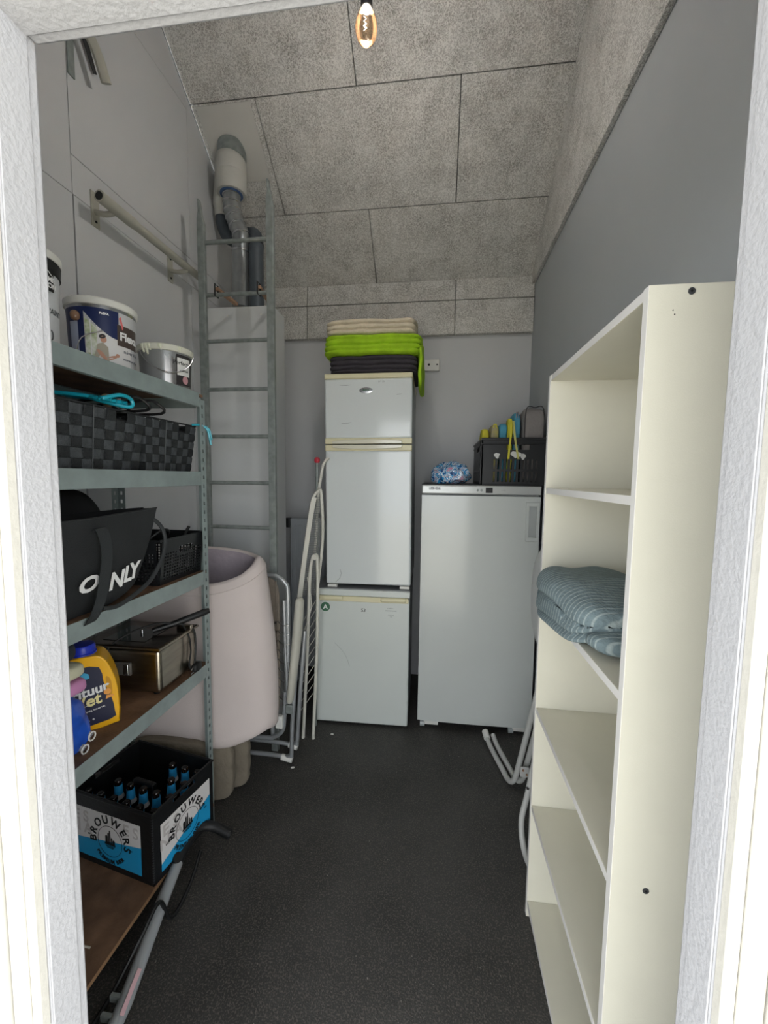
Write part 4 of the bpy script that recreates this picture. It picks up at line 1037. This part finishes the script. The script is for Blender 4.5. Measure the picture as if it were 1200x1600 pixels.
make('side_tube', MB().tube([(-.800, y2 + .02, .90), (-.792, y2 + .015, .60), (-.775, y2 + .01, .30)], .011, 10), TUBE, re)

ib = thing('drying_rack', 'folded white wire drying rack on slim cream legs beside the small fridge', 'rack', (-.72, 2.25, 0), world=True)
IV = mat('ivory_enamel', 'CFCDC3', .4, var=.04)
y3 = 2.28
make('board_rim', MB().tube(smooth([(-.802, y3, .84), (-.765, y3, 1.10), (-.725, y3, 1.37), (-.705, y3, 1.445), (-.680, y3, 1.475), (-.662, y3, 1.46), (-.665, y3 + .04, 1.2), (-.70, y3 + .04, .86)], 6), .009, 10), IV, ib)
make('rim_band', ribbon([(-.795, y3 - .005, .80), (-.760, y3 - .005, 1.08), (-.722, y3 - .005, 1.33), (-.700, y3 - .005, 1.44)], .026, (1, .15, -.1), .006), IV, ib)
t = MB()
for k in range(44):
    f_ = k / 43; z = .86 + .58 * f_
    xl_ = -.795 + .09 * f_; xr_ = -.70 + .038 * f_
    t.tube([(xl_, y3 + .006, z), (xr_, y3 + .02, z)], .0018, 5)
for k in range(10):
    f_ = k / 9
    t.tube([(-.795 + .095 * f_, y3 + .010, .86), (-.708 + .05 * f_, y3 + .018, 1.43)], .0014, 5)
make('mesh_top', t, mat('grey_wire_mesh', '8B8D8B', .4, metal=.3), ib, kind='stuff')
make('leg_arch', MB().tube(smooth([(-.765, y3 - .03, .0), (-.740, y3 - .03, .5), (-.722, y3 - .03, .95), (-.712, y3 - .03, 1.06), (-.695, y3 - .03, 1.105), (-.675, y3 - .03, 1.06), (-.678, y3 - .03, .6), (-.700, y3 - .03, .075), (-.702, y3-.03, .0)], 6), .0095, 10), IV, ib)
make('hinge', MB().tube([(-.69, y3 - .045, 1.10), (-.69, y3 - .02, 1.10)], .016, 12), IV, ib)
for k in range(11):
    zz = .80 - .055 * k
    make('rack_wire', MB().tube([(-.775 - .0015 * k, y3 - .01, zz - .10), (-.70, y3 + .03, zz + .03)], .0016, 5), IV, ib)
make('hook', MB().tube(smooth([(-.735, y3 - .035, .98), (-.715, y3 - .035, .88), (-.712, y3 - .035, .80), (-.735, y3 - .035, .72), (-.75, y3 - .035, .66), (-.725, y3 - .035, .62)], 6), .003, 6), IV, ib)
rp = thing('mop_stick', 'thin grey pole with a red knob standing behind the drying rack', 'pole', (-.71, 2.36, 0), world=True)
make('pole', MB().tube([(-.73, 2.38, .0), (-.712, 2.36, 1.0), (-.708, 2.355, 1.64)], .010, 10), GALV, rp)
make('end_knob', MB().soft((-.708, 2.355, 1.655), (.034, .034, .036), 8, 2.4, 0), mat('red_plastic', 'B02A3A', .3), rp, label='red end knob')
wp = smooth([(-.70, 2.35, 1.47), (-.685, 2.35, 1.55), (-.672, 2.36, 1.63), (-.645, 2.38, 1.67)], 5)
single('curved_wand', MB().tube(wp, .0085, 10).tube([(-.72, 2.35, 1.1), (-.70, 2.35, 1.47)], .0085, 10), IV, 'ivory curved tube end beside the red-knobbed pole', 'tube')
ra = thing('panel_radiator', 'grey-white panel radiator standing against the back wall behind the rack', 'radiator', (-.93, 2.93, .0), world=True)
RADM = mat('radiator_paint', '9EA2A6', .45, var=.03)
make('panel', MB().box(-1.08, -.80, 2.90, 2.95, .12, 1.25), RADM, ra, bevel=.008)
for k in range(6): make('flute', MB().box(-1.06 + .045 * k, -1.035 + .045 * k, 2.893, 2.9, .16, 1.20), RADM, ra, bevel=.004)
make('bracket', MB().box(-.93, -.86, 2.90, 2.98, 1.25, 1.29), RADM, ra, bevel=.004)
make('valve', MB().tube([(-1.095, 2.92, 1.18), (-1.095, 2.92, 1.25)], .022, 12), RUBBER, ra)
for xx in (-1.05, -.84): make('foot', MB().box(xx - .02, xx + .02, 2.88, 2.97, 0, .13), RADM, ra)

# ================================================================== small fridge
rf = math.radians(1.6)
lf = thing('small_fridge', 'low white fridge with yellowed grips standing on the floor under another fridge', 'fridge', (-.446, 2.420, 0), rz=rf)
W2 = .292
make('cabinet', MB().box(-W2, W2, .04, .60, .018, .868), FRIDGESIDE, lf, bevel=.004)
dr = make('door', MB().box(-W2, W2, 0, .036, .012, .812), FRIDGE2, lf, bevel=.010, segs=3)
make('worktop', MB().box(-W2 - .003, W2 + .003, -.004, .61, .845, .878), mat('grey_worktop', '7C7E80', .5, var=.05), lf, bevel=.003)
make('top_fascia', MB().box(-W2 - .003, W2 + .003, -.012, .03, .832, .872), FRIDGE2, lf, bevel=.006, segs=3)
make('handle_strip', MB().box(-W2 + .006, W2 - .006, -.004, .02, .795, .829), YELLOWED, lf, bevel=.004, label='yellowed handle strip')
for (a, b) in ((-.272, -.115), (.115, .272)):
    make('grip', MB().box(a, b, -.018, .01, .803, .831), YELLOWED, lf, bevel=.010, segs=3)
for xx in (-.26, .265): make('foot', MB().lathe([(.014, 0), (.016, .006), (.012, .019)], (xx, .05, 0), 12), WPLASTIC, lf)
make('rear_foot', MB().lathe([(.014, 0), (.016, .006), (.012, .019)], (-.26, .55, 0), 12), WPLASTIC, lf); make('rear_foot', MB().lathe([(.014, 0), (.016, .006), (.012, .019)], (.26, .55, 0), 12), WPLASTIC, lf)
Md = fmat((0, -.0005, 0), (1, 0, 0), (0, 0, 1))
GRN = mat('green_badge', '3F6B52', .4)
bd = make('energy_badge', MB().lathe([(.029, 0), (.029, .0008), (.001, .0008)], n=28, M=Md @ Matrix.Translation((-.228, .757, 0))), GRN, dr, label='round green energy badge')
t = MB(); text(t, 'A', .040, Md @ Matrix.Translation((-.228, .743, .001)), bold=.0012); make('badge_letter', t, WPRINT, lf)
t = MB(); text(t, 'S3', .030, Md @ Matrix.Translation((.01, .735, .0006)), bold=.0002)
make('door_lettering', t, INK, lf)
t = MB(); text(t, 'KLASSE A', .009, Md @ Matrix.Translation((.175, .760, .0006))); text(t, 'ENERGIE ZUINIG', .009, Md @ Matrix.Translation((.18, .745, .0006))); text(t, 'FCKW-frei', .008, Md @ Matrix.Translation((.18, .718, .0006))); text(t, '134a', .008, Md @ Matrix.Translation((.18, .708, .0006)))
make('door_lettering', t, mat('grey_print3', '8A8E8E', .5), lf)
make('dent_scratch', MB().tube([Md @ Vector(p) for p in smooth([(-.17, .53, 0), (-.12, .48, 0), (-.09, .43, 0), (-.075, .38, 0)], 5)], .0011, 5), mat('scratch_grey', 'A9ADAA', .5), dr)

# ---- fridge-freezer on top of it
uf = thing('stacked_fridge', 'white two-door fridge freezer standing on top of the low fridge', 'fridge', (-.412, 2.435, .878), rz=math.radians(.9))
uf.rotation_euler = (0, math.radians(-.5), math.radians(.9))
WU = .262; UZ = .022
make('cabinet', MB().box(-WU + .002, WU - .002, .042, .55, UZ + .005, 1.285), FRIDGESIDE, uf, bevel=.004)
make('fridge_door', MB().box(-WU, WU, 0, .04, UZ, .842), FRIDGE, uf, bevel=.012, segs=4)
ud = make('freezer_door', MB().box(-WU, WU, 0, .04, .912, 1.262), FRIDGE, uf, bevel=.012, segs=4)
for (z0, z1) in ((.838, .873), (.879, .914)):
    hs = make('handle_strip', MB().box(-WU, WU, -.001, .04, z0, z1), YELLOWED, uf, bevel=.004, label='yellowed handle strip')
mz = .876
def grip(s_):
    pts = [(-.215, mz + s_*.003), (.205, mz + s_*.003), (.205, mz + s_*.020), (.18, mz + s_*.024), (.0, mz + s_*.030), (-.18, mz + s_*.024), (-.215, mz + s_*.018)]
    if s_ < 0: pts = pts[::-1]
    return MB().prism(pts, 0, .016, fmat((0, -.001, 0), (1, 0, 0), (0, 0, 1)))
for s_ in (-1, 1): make('grip', grip(s_), mat('glossy_cream', 'D9D6C4', .15, coat=.5), uf, bevel=.004, segs=3)
make('top_cap', MB().box(-WU - .002, WU + .002, -.004, .55, 1.260, 1.292), YELLOWED, uf, bevel=.008, segs=3)
for xx in (-.225, .225): make('foot', MB().box(xx - .03, xx + .03, .005, .035, 0, .018), WPLASTIC, uf, bevel=.003)
for xx in (-.225, .225): make('rear_foot', MB().box(xx - .02, xx + .02, .50, .54, 0, .03), WPLASTIC, uf, bevel=.003)
bd = make('oval_badge', MB().lathe([(.040, 0), (.040, .001), (.036, .0016), (.001, .0016)], n=32, sx=1, sy=.44, M=fmat((-.012, 0, 1.192), (1, 0, 0), (0, 0, 1))), CHROME, ud, label='small oval maker badge')
t = MB(); text(t, 'FRIGOR', .011, fmat((-.012, -.002, 1.190), (1, 0, 0), (0, 0, 1)), bold=.0004); make('badge_lettering', t, GRN, uf)
t = MB(); text(t, 'DT 22', .014, fmat((.08, -.0006, 1.237), (1, 0, 0), (0, 0, 1))); make('door_lettering', t, mat('grey_print3', '8A8E8E', .5), uf)
for pts in ([(-.16, 1.0), (-.12, 1.002), (-.10, 1.006)], [(-.17, 1.225), (-.13, 1.222), (-.10, 1.226)], [(.17, 1.165), (.20, 1.167)], [(-.175, .115), (-.165, .09), (-.175, .06), (-.20, .035)]):
    make('scratch', MB().tube([(a, -.0003, b) for a, b in pts], .0011, 5), mat('scratch_dark', '6F7478', .5), uf)

# ---- textiles on top
def folded(name, label, cat, c, d, m, cre, seed, n=22, extra=None, rzz=0):
    o = thing(name, label, cat, (c[0], c[1], c[2] - d[2]/2), rz=rzz)
    make('folded_cloth', MB().soft((0, 0, d[2]/2), d, n, 9, .007, 11, creases=cre, cd=.012, seed=seed), m, o, ang=70)
    return o
UZT = .878 + 1.292
q_dark = folded('dark_quilt', 'folded dark charcoal quilt directly on the stacked fridge', 'quilt', (-.400, 2.66, UZT + .054), (.535, .47, .105), mat('charcoal_quilt', '3A363C', .9, var=.15, scale=20, bump=.4, bscale=60), (-.62, -.1, .45), 1)
q_green = folded('green_quilt', 'folded lime green quilt between the dark and the cream ones', 'quilt', (-.405, 2.655, UZT + .162), (.585, .49, .118), mat('lime_quilt', '9CC51E', .85, var=.15, scale=16, bump=.4, bscale=50), (-.5, 0, .5), 2)
make('hanging_flap', MB().soft((.287, -.03, -.06), (.030, .40, .27), 14, 3.5, .008, 12, seed=4), mat('lime_quilt', '9CC51E'), q_green)
q_cream = folded('cream_blanket', 'folded cream blanket on the very top of the stack', 'blanket', (-.415, 2.66, UZT + .268), (.545, .46, .092), mat('cream_blanket', 'CFC3AE', .95, var=.08, scale=20, bump=.5, bscale=80), (-.3, .35), 3)

# ================================================================== tall upright freezer
tf = thing('tall_freezer', 'tall single-door white freezer with a control strip, right of the stacked fridges', 'freezer', (.250, 2.470, 0), rz=math.radians(.8))
WT = .344
make('cabinet', MB().box(-WT, WT, .045, .63, .045, 1.515), FRIDGESIDE, tf, bevel=.004)
dt_ = make('door', MB().grid(lambda u, v: (-WT + 2*WT*u, -.010 * math.sin(u * PI) ** .6 if 0 < u < 1 else 0, .045 + 1.412 * v), 28, 1), FRIDGE3, tf)
make('door_edge', MB().box(-WT, WT, .0015, .040, .045, 1.457), FRIDGE3, tf, bevel=.001)
make('control_strip', MB().box(-WT, WT, -.012, .05, 1.466, 1.518), mat('control_silver', 'BFC1BF', .25, metal=.2, var=.02), tf, bevel=.007, segs=3)
make('top_mat', MB().box(-WT - .002, WT + .002, -.005, .63, 1.5185, 1.524), RUBBER, tf)
make('display', MB().box(.028, .068, -.0135, -.011, 1.476, 1.506), INK, tf, bevel=.001)
Mq = fmat((0, -.0125, 0), (1, 0, 0), (0, 0, 1))
for xx in (-.018, .004): make('button', MB().lathe([(.007, 0), (.006, .0015), (.001, .0016)], n=14, M=Mq @ Matrix.Translation((xx, 1.491, 0))), GALV, tf)
t = MB(); text(t, 'LIEBHERR', .016, Mq @ Matrix.Translation((-.268, 1.493, 0)), bold=.0006); text(t, '- - I -', .012, Mq @ Matrix.Translation((.13, 1.488, 0))); make('strip_lettering', t, INK, tf)
t = MB(); text(t, 'premium', .008, Mq @ Matrix.Translation((-.20, 1.487, 0))); make('strip_lettering', t, mat('grey_print3', '8A8E8E'), tf)
hw = .31
make('recessed_handle', MB().holed([0, .018, .062, .078], [0, .024, .206, .230], lambda i, j: i == 1 and j == 1, .008, fmat((.262, -.006, 1.195), (1, 0, 0), (0, 0, 1))), FRIDGE3, tf, bevel=.002)
make('handle_pocket', MB().box(.281, .323, -.0055, .004, 1.219, 1.401), mat('pocket_grey', 'A8ACAB', .35), tf)
for xx in (-.30, .24):
    ft = make('roller_bracket', MB().box(xx - .005, xx + .085, .0, .03, .018, .044), WPLASTIC, tf, bevel=.003)
    make('roller', MB().tube([(xx - .028, .012, .020), (xx + .002, .012, .020)], .019, 14), mat('clear_grey_roller', '9EA3A3', .2), ft)
for xx in (-.30, .30): make('rear_roller', MB().tube([(xx - .02, .58, .022), (xx + .02, .58, .022)], .022, 12), RUBBER, tf)

# crate with towels
kr = thing('storage_crate', 'black slatted plastic crate holding cloths on top of the tall freezer', 'crate', (.447, 2.78, 1.5245))
KW, KD, KH = .384, .56, .268
def slat_side(M, L, nslot):
    us = [0, .06]; st_ = (L - .12) / nslot
    for i in range(nslot): us += [.06 + i*st_ + st_*.28, .06 + i*st_ + st_*.72]
    us += [L - .06, L]
    vs = [0, .018, .078, .092, .150, .205, .238, KH]
    c0, c1 = L * .36, L * .70
    def sk(i, j):
        if j in (1, 3) and 2 <= i <= 2*nslot + 1 and i % 2 == 0: return True
        if j == 5 and c0 < (us[i] + us[i+1]) / 2 < c1: return True
        return False
    return MB().holed(us, vs, sk, .005, M)
make('front_side', slat_side(fmat((-KW/2, -KD/2 + .005, 0), (1, 0, 0), (0, 0, 1)), KW, 11), BLACK, kr)
make('rear_side', slat_side(fmat((KW/2, KD/2 - .005, 0), (-1, 0, 0), (0, 0, 1)), KW, 11), BLACK, kr)
make('long_side', slat_side(fmat((-KW/2 + .005, KD/2, 0), (0, -1, 0), (0, 0, 1)), KD, 15), BLACK, kr)
make('long_side', slat_side(fmat((KW/2 - .005, -KD/2, 0), (0, 1, 0), (0, 0, 1)), KD, 15), BLACK, kr)
make('base', MB().box(-KW/2 + .005, KW/2 - .005, -KD/2 + .005, KD/2 - .005, 0, .004), BLACK, kr)
make('rim', MB().tube([(KW/2, -KD/2, KH), (KW/2, KD/2, KH), (-KW/2, KD/2, KH), (-KW/2, -KD/2, KH)], .008, 8, closed=True), BLACK, kr)
make('rim', MB().tube([(KW/2, -KD/2, KH - .028), (KW/2, KD/2, KH - .028), (-KW/2, KD/2, KH - .028), (-KW/2, -KD/2, KH - .028)], .005, 6, closed=True), BLACK, kr)
for sx in (-1, 1): make('corner_post', MB().box(sx*KW/2 - .012, sx*KW/2 + .002*sx, -KD/2 - .004, -KD/2 + .012, 0, KH), BLACK, kr, bevel=.003)
Ml = fmat((-KW/2, -KD/2 - .0008, 0), (1, 0, 0), (0, 0, 1))
for (cx, cz, w, h_, sd) in ((.085, .172, .045, .042, 3), (.20, .178, .085, .05, 9), (.235, .165, .04, .04, 5)):
    pts = []
    for k in range(14):
        a = k * 2 * PI / 14; r_ = .75 + .45 * noise.noise((math.cos(a) * 1.7 + sd, math.sin(a) * 1.7, sd))
        pts.append((cx + math.cos(a) * w / 2 * r_, cz + math.sin(a) * h_ / 2 * r_))
    make('label_remnant', MB().prism(pts, 0, .0012, Ml), mat('torn_label', 'C9C9C6', .7), kr, label='torn white label remains')
ZK = 1.5245 + .008
def cloth(name, label, cx, cy, w, d, top, m, seed, piping=None):
    h_ = top - ZK
    cy += .055
    o = thing(name, label, 'cloth', (cx, cy, ZK), group='cloths in the black crate')
    make('folded_cloth', MB().soft((0, 0, h_/2), (w, d, h_), 12, 6, .006, 10, seed=seed), m, o, ang=70)
    if piping: make('piping', MB().tube(smooth([(-w/2 + .01, -d/2 - .0, h_*.5), (-w/2 + .015, -d/2 + .01, h_ - .015), (0, -d/2 + .012, h_ - .002), (w/2 - .015, -d/2 + .01, h_ - .015), (w/2 - .01, -d/2, h_*.5)], 5), .003, 5), piping, o)
YC = mat('yellow_cloth', 'C9C03C', .85, var=.1, bump=.3); BC = mat('blue_cloth', '4E93AE', .85, var=.1, bump=.3)
MC_ = mat('mauve_grey_cloth', '8A8286', .9, var=.1, bump=.3); GC = mat('grey_taupe_cloth', '827D7B', .9, var=.08, bump=.3)
cloth('small_cushion', 'small yellow cushion at the left end of the black crate', .283, 2.62, .048, .18, 1.865, YC, 1)
cloth('small_cushion', 'yellow and mauve cushion second from the left in the crate', .333, 2.60, .048, .20, 1.885, mat('yellow_mauve', 'B3AC4C', .9, col2='8A8286', scale=25), 2, YC)
cloth('small_cushion', 'light blue cushion in the middle of the crate', .385, 2.62, .050, .20, 1.895, BC, 3)
cloth('small_cushion', 'bright yellow cloth with ties hanging over the crate front', .425, 2.565, .032, .10, 1.925, YC, 4)
cloth('small_cushion', 'blue and brown cushion beside the big grey one', .462, 2.62, .042, .22, 1.955, BC, 5, MC_)
cloth('large_cushion', 'big grey cushion at the right end of the crate', .560, 2.62, .130, .24, 1.985, GC, 6, mat('dark_piping', '3A393A', .8))
for k, (xa, xb, xc) in enumerate(((.415, .408, .405), (.432, .448, .462))):
    single('hanging_tie', ribbon([(xa, 2.53, 1.90), (xa, 2.505, 1.865), (xa + (xb-xa)*.3, 2.486, 1.80), (xb, 2.488, 1.74), (xc, 2.490, 1.675)], .011, (1, 0, .0), .003), YC if k == 0 else mat('pale_yellow_tie', 'B9B56A', .9), ['yellow tie hanging over the crate front, left of the pair', 'pale yellow tie hanging over the crate front, right of the pair'][k], 'ribbon')

# crumpled plastic bag
def bagmat():
    m = mat('printed_plastic_bag', '3E8FC4', .25, bump=.5, bscale=30, coat=.4)
    n = m.node_tree.nodes; l = m.node_tree.links; b = n['Principled BSDF']
    tc = n.new('ShaderNodeTexCoord'); v = n.new('ShaderNodeTexNoise'); v.inputs['Scale'].default_value = 22; v.inputs['Detail'].default_value = 2; v.inputs['Distortion'].default_value = 2.5
    l.new(tc.outputs['Object'], v.inputs['Vector'])
    r = n.new('ShaderNodeValToRGB'); r.color_ramp.interpolation = 'CONSTANT'
    e = r.color_ramp.elements; e[0].position = 0; e[0].color = (*srgb('2B4F86'), 1); e[1].position = .40; e[1].color = (*srgb('2E93C9'), 1)
    for p, c in ((.49, 'D9DDE2'), (.555, '3B7FB8'), (.60, '9FA5AC'), (.66, 'C87F9F')):
        x = e.new(p); x.color = (*srgb(c), 1)
    l.new(v.outputs['Fac'], r.inputs[0]); l.new(r.outputs[0], b.inputs['Base Color'])
    return m
def cr2(P, q):
    n_ = noise.noise_vector(P * 22); P = P + n_ * .022
    P.z = max(P.z, -.055)
    return P
single('plastic_bag', MB().soft((.075, 2.60, 1.5245 + .056), (.235, .20, .125), 26, 2.4, .016, 9, fn=cr2), bagmat(), 'crumpled blue and white printed plastic bag on the tall freezer', 'bag', ang=25)

# ================================================================== bookcase
bk = thing('bookcase', 'tall cream melamine bookcase with open shelves along the right wall', 'bookcase', (.485, 1.095, 0), world=True)
BX0, BX1, BY0, BY1, BH = .349, .628, .780, 1.415, 1.892
th_ = .018
def sidep(y0):
    return MB().box(BX0, BX1, y0, y0 + th_, 0, BH)
make('side_panel', sidep(BY0), CREAM, bk, bevel=.0008, segs=1); make('side_panel', sidep(BY1 - th_), CREAM, bk, bevel=.0008, segs=1)
for (y0) in (BY0, BY1 - th_): make('edge_band', MB().box(BX0 - .0006, BX0 + .0002, y0 + .0005, y0 + th_ - .0005, .001, BH - .001), CREAMEDGE, bk)
for (zt, nm, x0) in ((BH - .001, 'top_panel', BX0 + .002), (1.532, 'shelf', BX0 + .002), (1.160, 'shelf', BX0 + .002), (.782, 'shelf', BX0 + .002), (.425, 'shelf', BX0 + .002), (.062, 'shelf', BX0 + .002)):
    tt = .018
    make(nm, MB().box(x0, BX1 - .02, BY0 + th_ + .0005, BY1 - th_ - .0005, zt - tt, zt), CREAM, bk, bevel=.0006, segs=1)
    make('edge_band', MB().box(x0 - .0006, x0 + .0002, BY0 + th_ + .001, BY1 - th_ - .001, zt - tt + .0005, zt - .0005), CREAMEDGE, bk)
make('plinth', MB().box(BX0 + .03, BX0 + .045, BY0 + th_, BY1 - th_, 0, .044), CREAM, bk)
make('back_panel', MB().box(BX1 - .014, BX1 - .010, BY0 + th_ + .0015, BY1 - th_ - .0035, .01, BH - .004), CREAM, bk)
make('back_gap', MB().box(BX1 - .010, BX1 - .009, BY0 + th_, BY1 - th_, .01, BH - .01), DARKGAP, bk)
for (xx, zz) in ((.416, 1.879), (.412, .778)):
    sc = make('screw', MB().tube([(xx, BY0 - .0012, zz), (xx, BY0 + .003, zz)], .0058, 16), mat('dark_steel_screw', '6B6D70', .3, metal=.8), bk)
    make('screw_socket', MB().tube([(xx, BY0 - .0016, zz), (xx, BY0 - .001, zz)], .0022, 6), INK, sc)
for (xx, zz) in ((.389, 1.849), (.392, 1.842)): make('peg_hole', MB().tube([(xx, BY0 - .0004, zz), (xx, BY0 + .002, zz)], .0012, 8), INK, bk)

# folded blanket on the middle shelf
BLK = stripes('grey_blue_striped_linen', '66757A', 'A0AAA8', 24, axis='Y')
bt = thing('folded_blanket', 'folded grey-blue striped linen blanket overhanging a bookcase shelf', 'blanket', (.46, 1.17, 1.161), world=True)
def drape(P, q):
    # front overhang sags below the shelf, near end is lower
    k = max(0, -(P.x + .085)) / .06
    P.z = P.z - .0 + (-.030 * min(1, k) if P.z < 0 else -.004 * k)
    P.z -= .028 * max(0, min(1, (-P.y - .02) / .17)) * (1 if P.z > 0 else 0)
    P.z = P.z if (P.x < -.12 or P.z > -.066) else -.066
    P.x += -.012 * math.sin(P.y * 14 + 1)
    return P
make('folded_cloth', MB().soft((.453, 1.165, 1.161 + .068), (.285, .40, .135), 30, 4, .010, 10, creases=(-.75, -.35, .1), cd=.014, seed=8, fn=drape), BLK, bt, ang=70)
make('loose_fold', MB().soft((.47, .962, 1.161 + .030), (.24, .085, .055), 16, 3, .010, 16, seed=5), BLK, bt, ang=70)
make('loose_fold', MB().soft((.50, .990, 1.161 + .080), (.22, .06, .040), 16, 3, .008, 16, seed=11), BLK, bt, ang=70)

# folded white chair behind the bookcase
WT_ = mat('white_tube_paint', 'B9B9B6', .4, var=.04)
fc = thing('folded_chair', 'folded white tube garden chair between the tall freezer and the bookcase', 'chair', (.45, 1.95, 0), world=True)
def leg(dx, dy):
    return MB().tube(smooth([(.318 + dx, 2.37 + dy, .045), (.335 + dx, 2.30 + dy, .022), (.375 + dx, 2.14 + dy, .014), (.395 + dx, 2.05 + dy, .018), (.412 + dx, 2.0 + dy, .06), (.425 + dx, 1.97 + dy, .16), (.470 + dx, 1.90 + dy, .52), (.512 + dx, 1.84 + dy, .86)], 7), .0135, 12)
make('leg', leg(0, 0), WT_, fc)
make('leg', leg(.040, .01), WT_, fc)
make('foot_cap', MB().tube([(.314, 2.395, .052), (.322, 2.35, .036)], .019, 12), WPLASTIC, fc)
make('curved_arm', MB().tube(smooth([(.50, 1.80, .82), (.455, 1.76, .42), (.418, 1.73, .22), (.388, 1.70, .10), (.392, 1.64, .02), (.41, 1.56, .014), (.45, 1.48, .014)], 7), .0125, 12), WT_, fc)
make('pivot_plate', MB().box(.425, .468, 1.93, 1.938, .13, .18), WT_, fc, bevel=.003)
for p in ((.438, .165), (.455, .145)): make('rivet', MB().tube([(p[0], 1.926, p[1]), (p[0], 1.931, p[1])], .005, 8), COPPER, fc)
make('rivet', MB().tube([(.412, 1.722, .235), (.425, 1.735, .235)], .007, 10), CHROME, fc)
make('seat_back', MB().soft((.462, 1.78, 1.05), (.085, .30, .44), 16, 2.3, .002, 8), mat('white_mesh_fabric', 'BDBFBF', .7, var=.04, bump=.3, bscale=200), fc)

# paper scraps on the floor
for i, (xx, yy) in enumerate(((-.735, 1.99), (-.60, 2.30))):
    single('paper_scrap', MB().soft((xx, yy, .005), (.022, .012, .007), 6, 2.5, .003, 40, seed=i), WPLASTIC, ['white paper scrap on the floor by the chair feet', 'tiny pale scrap on the floor before the low fridge'][i], 'scrap')
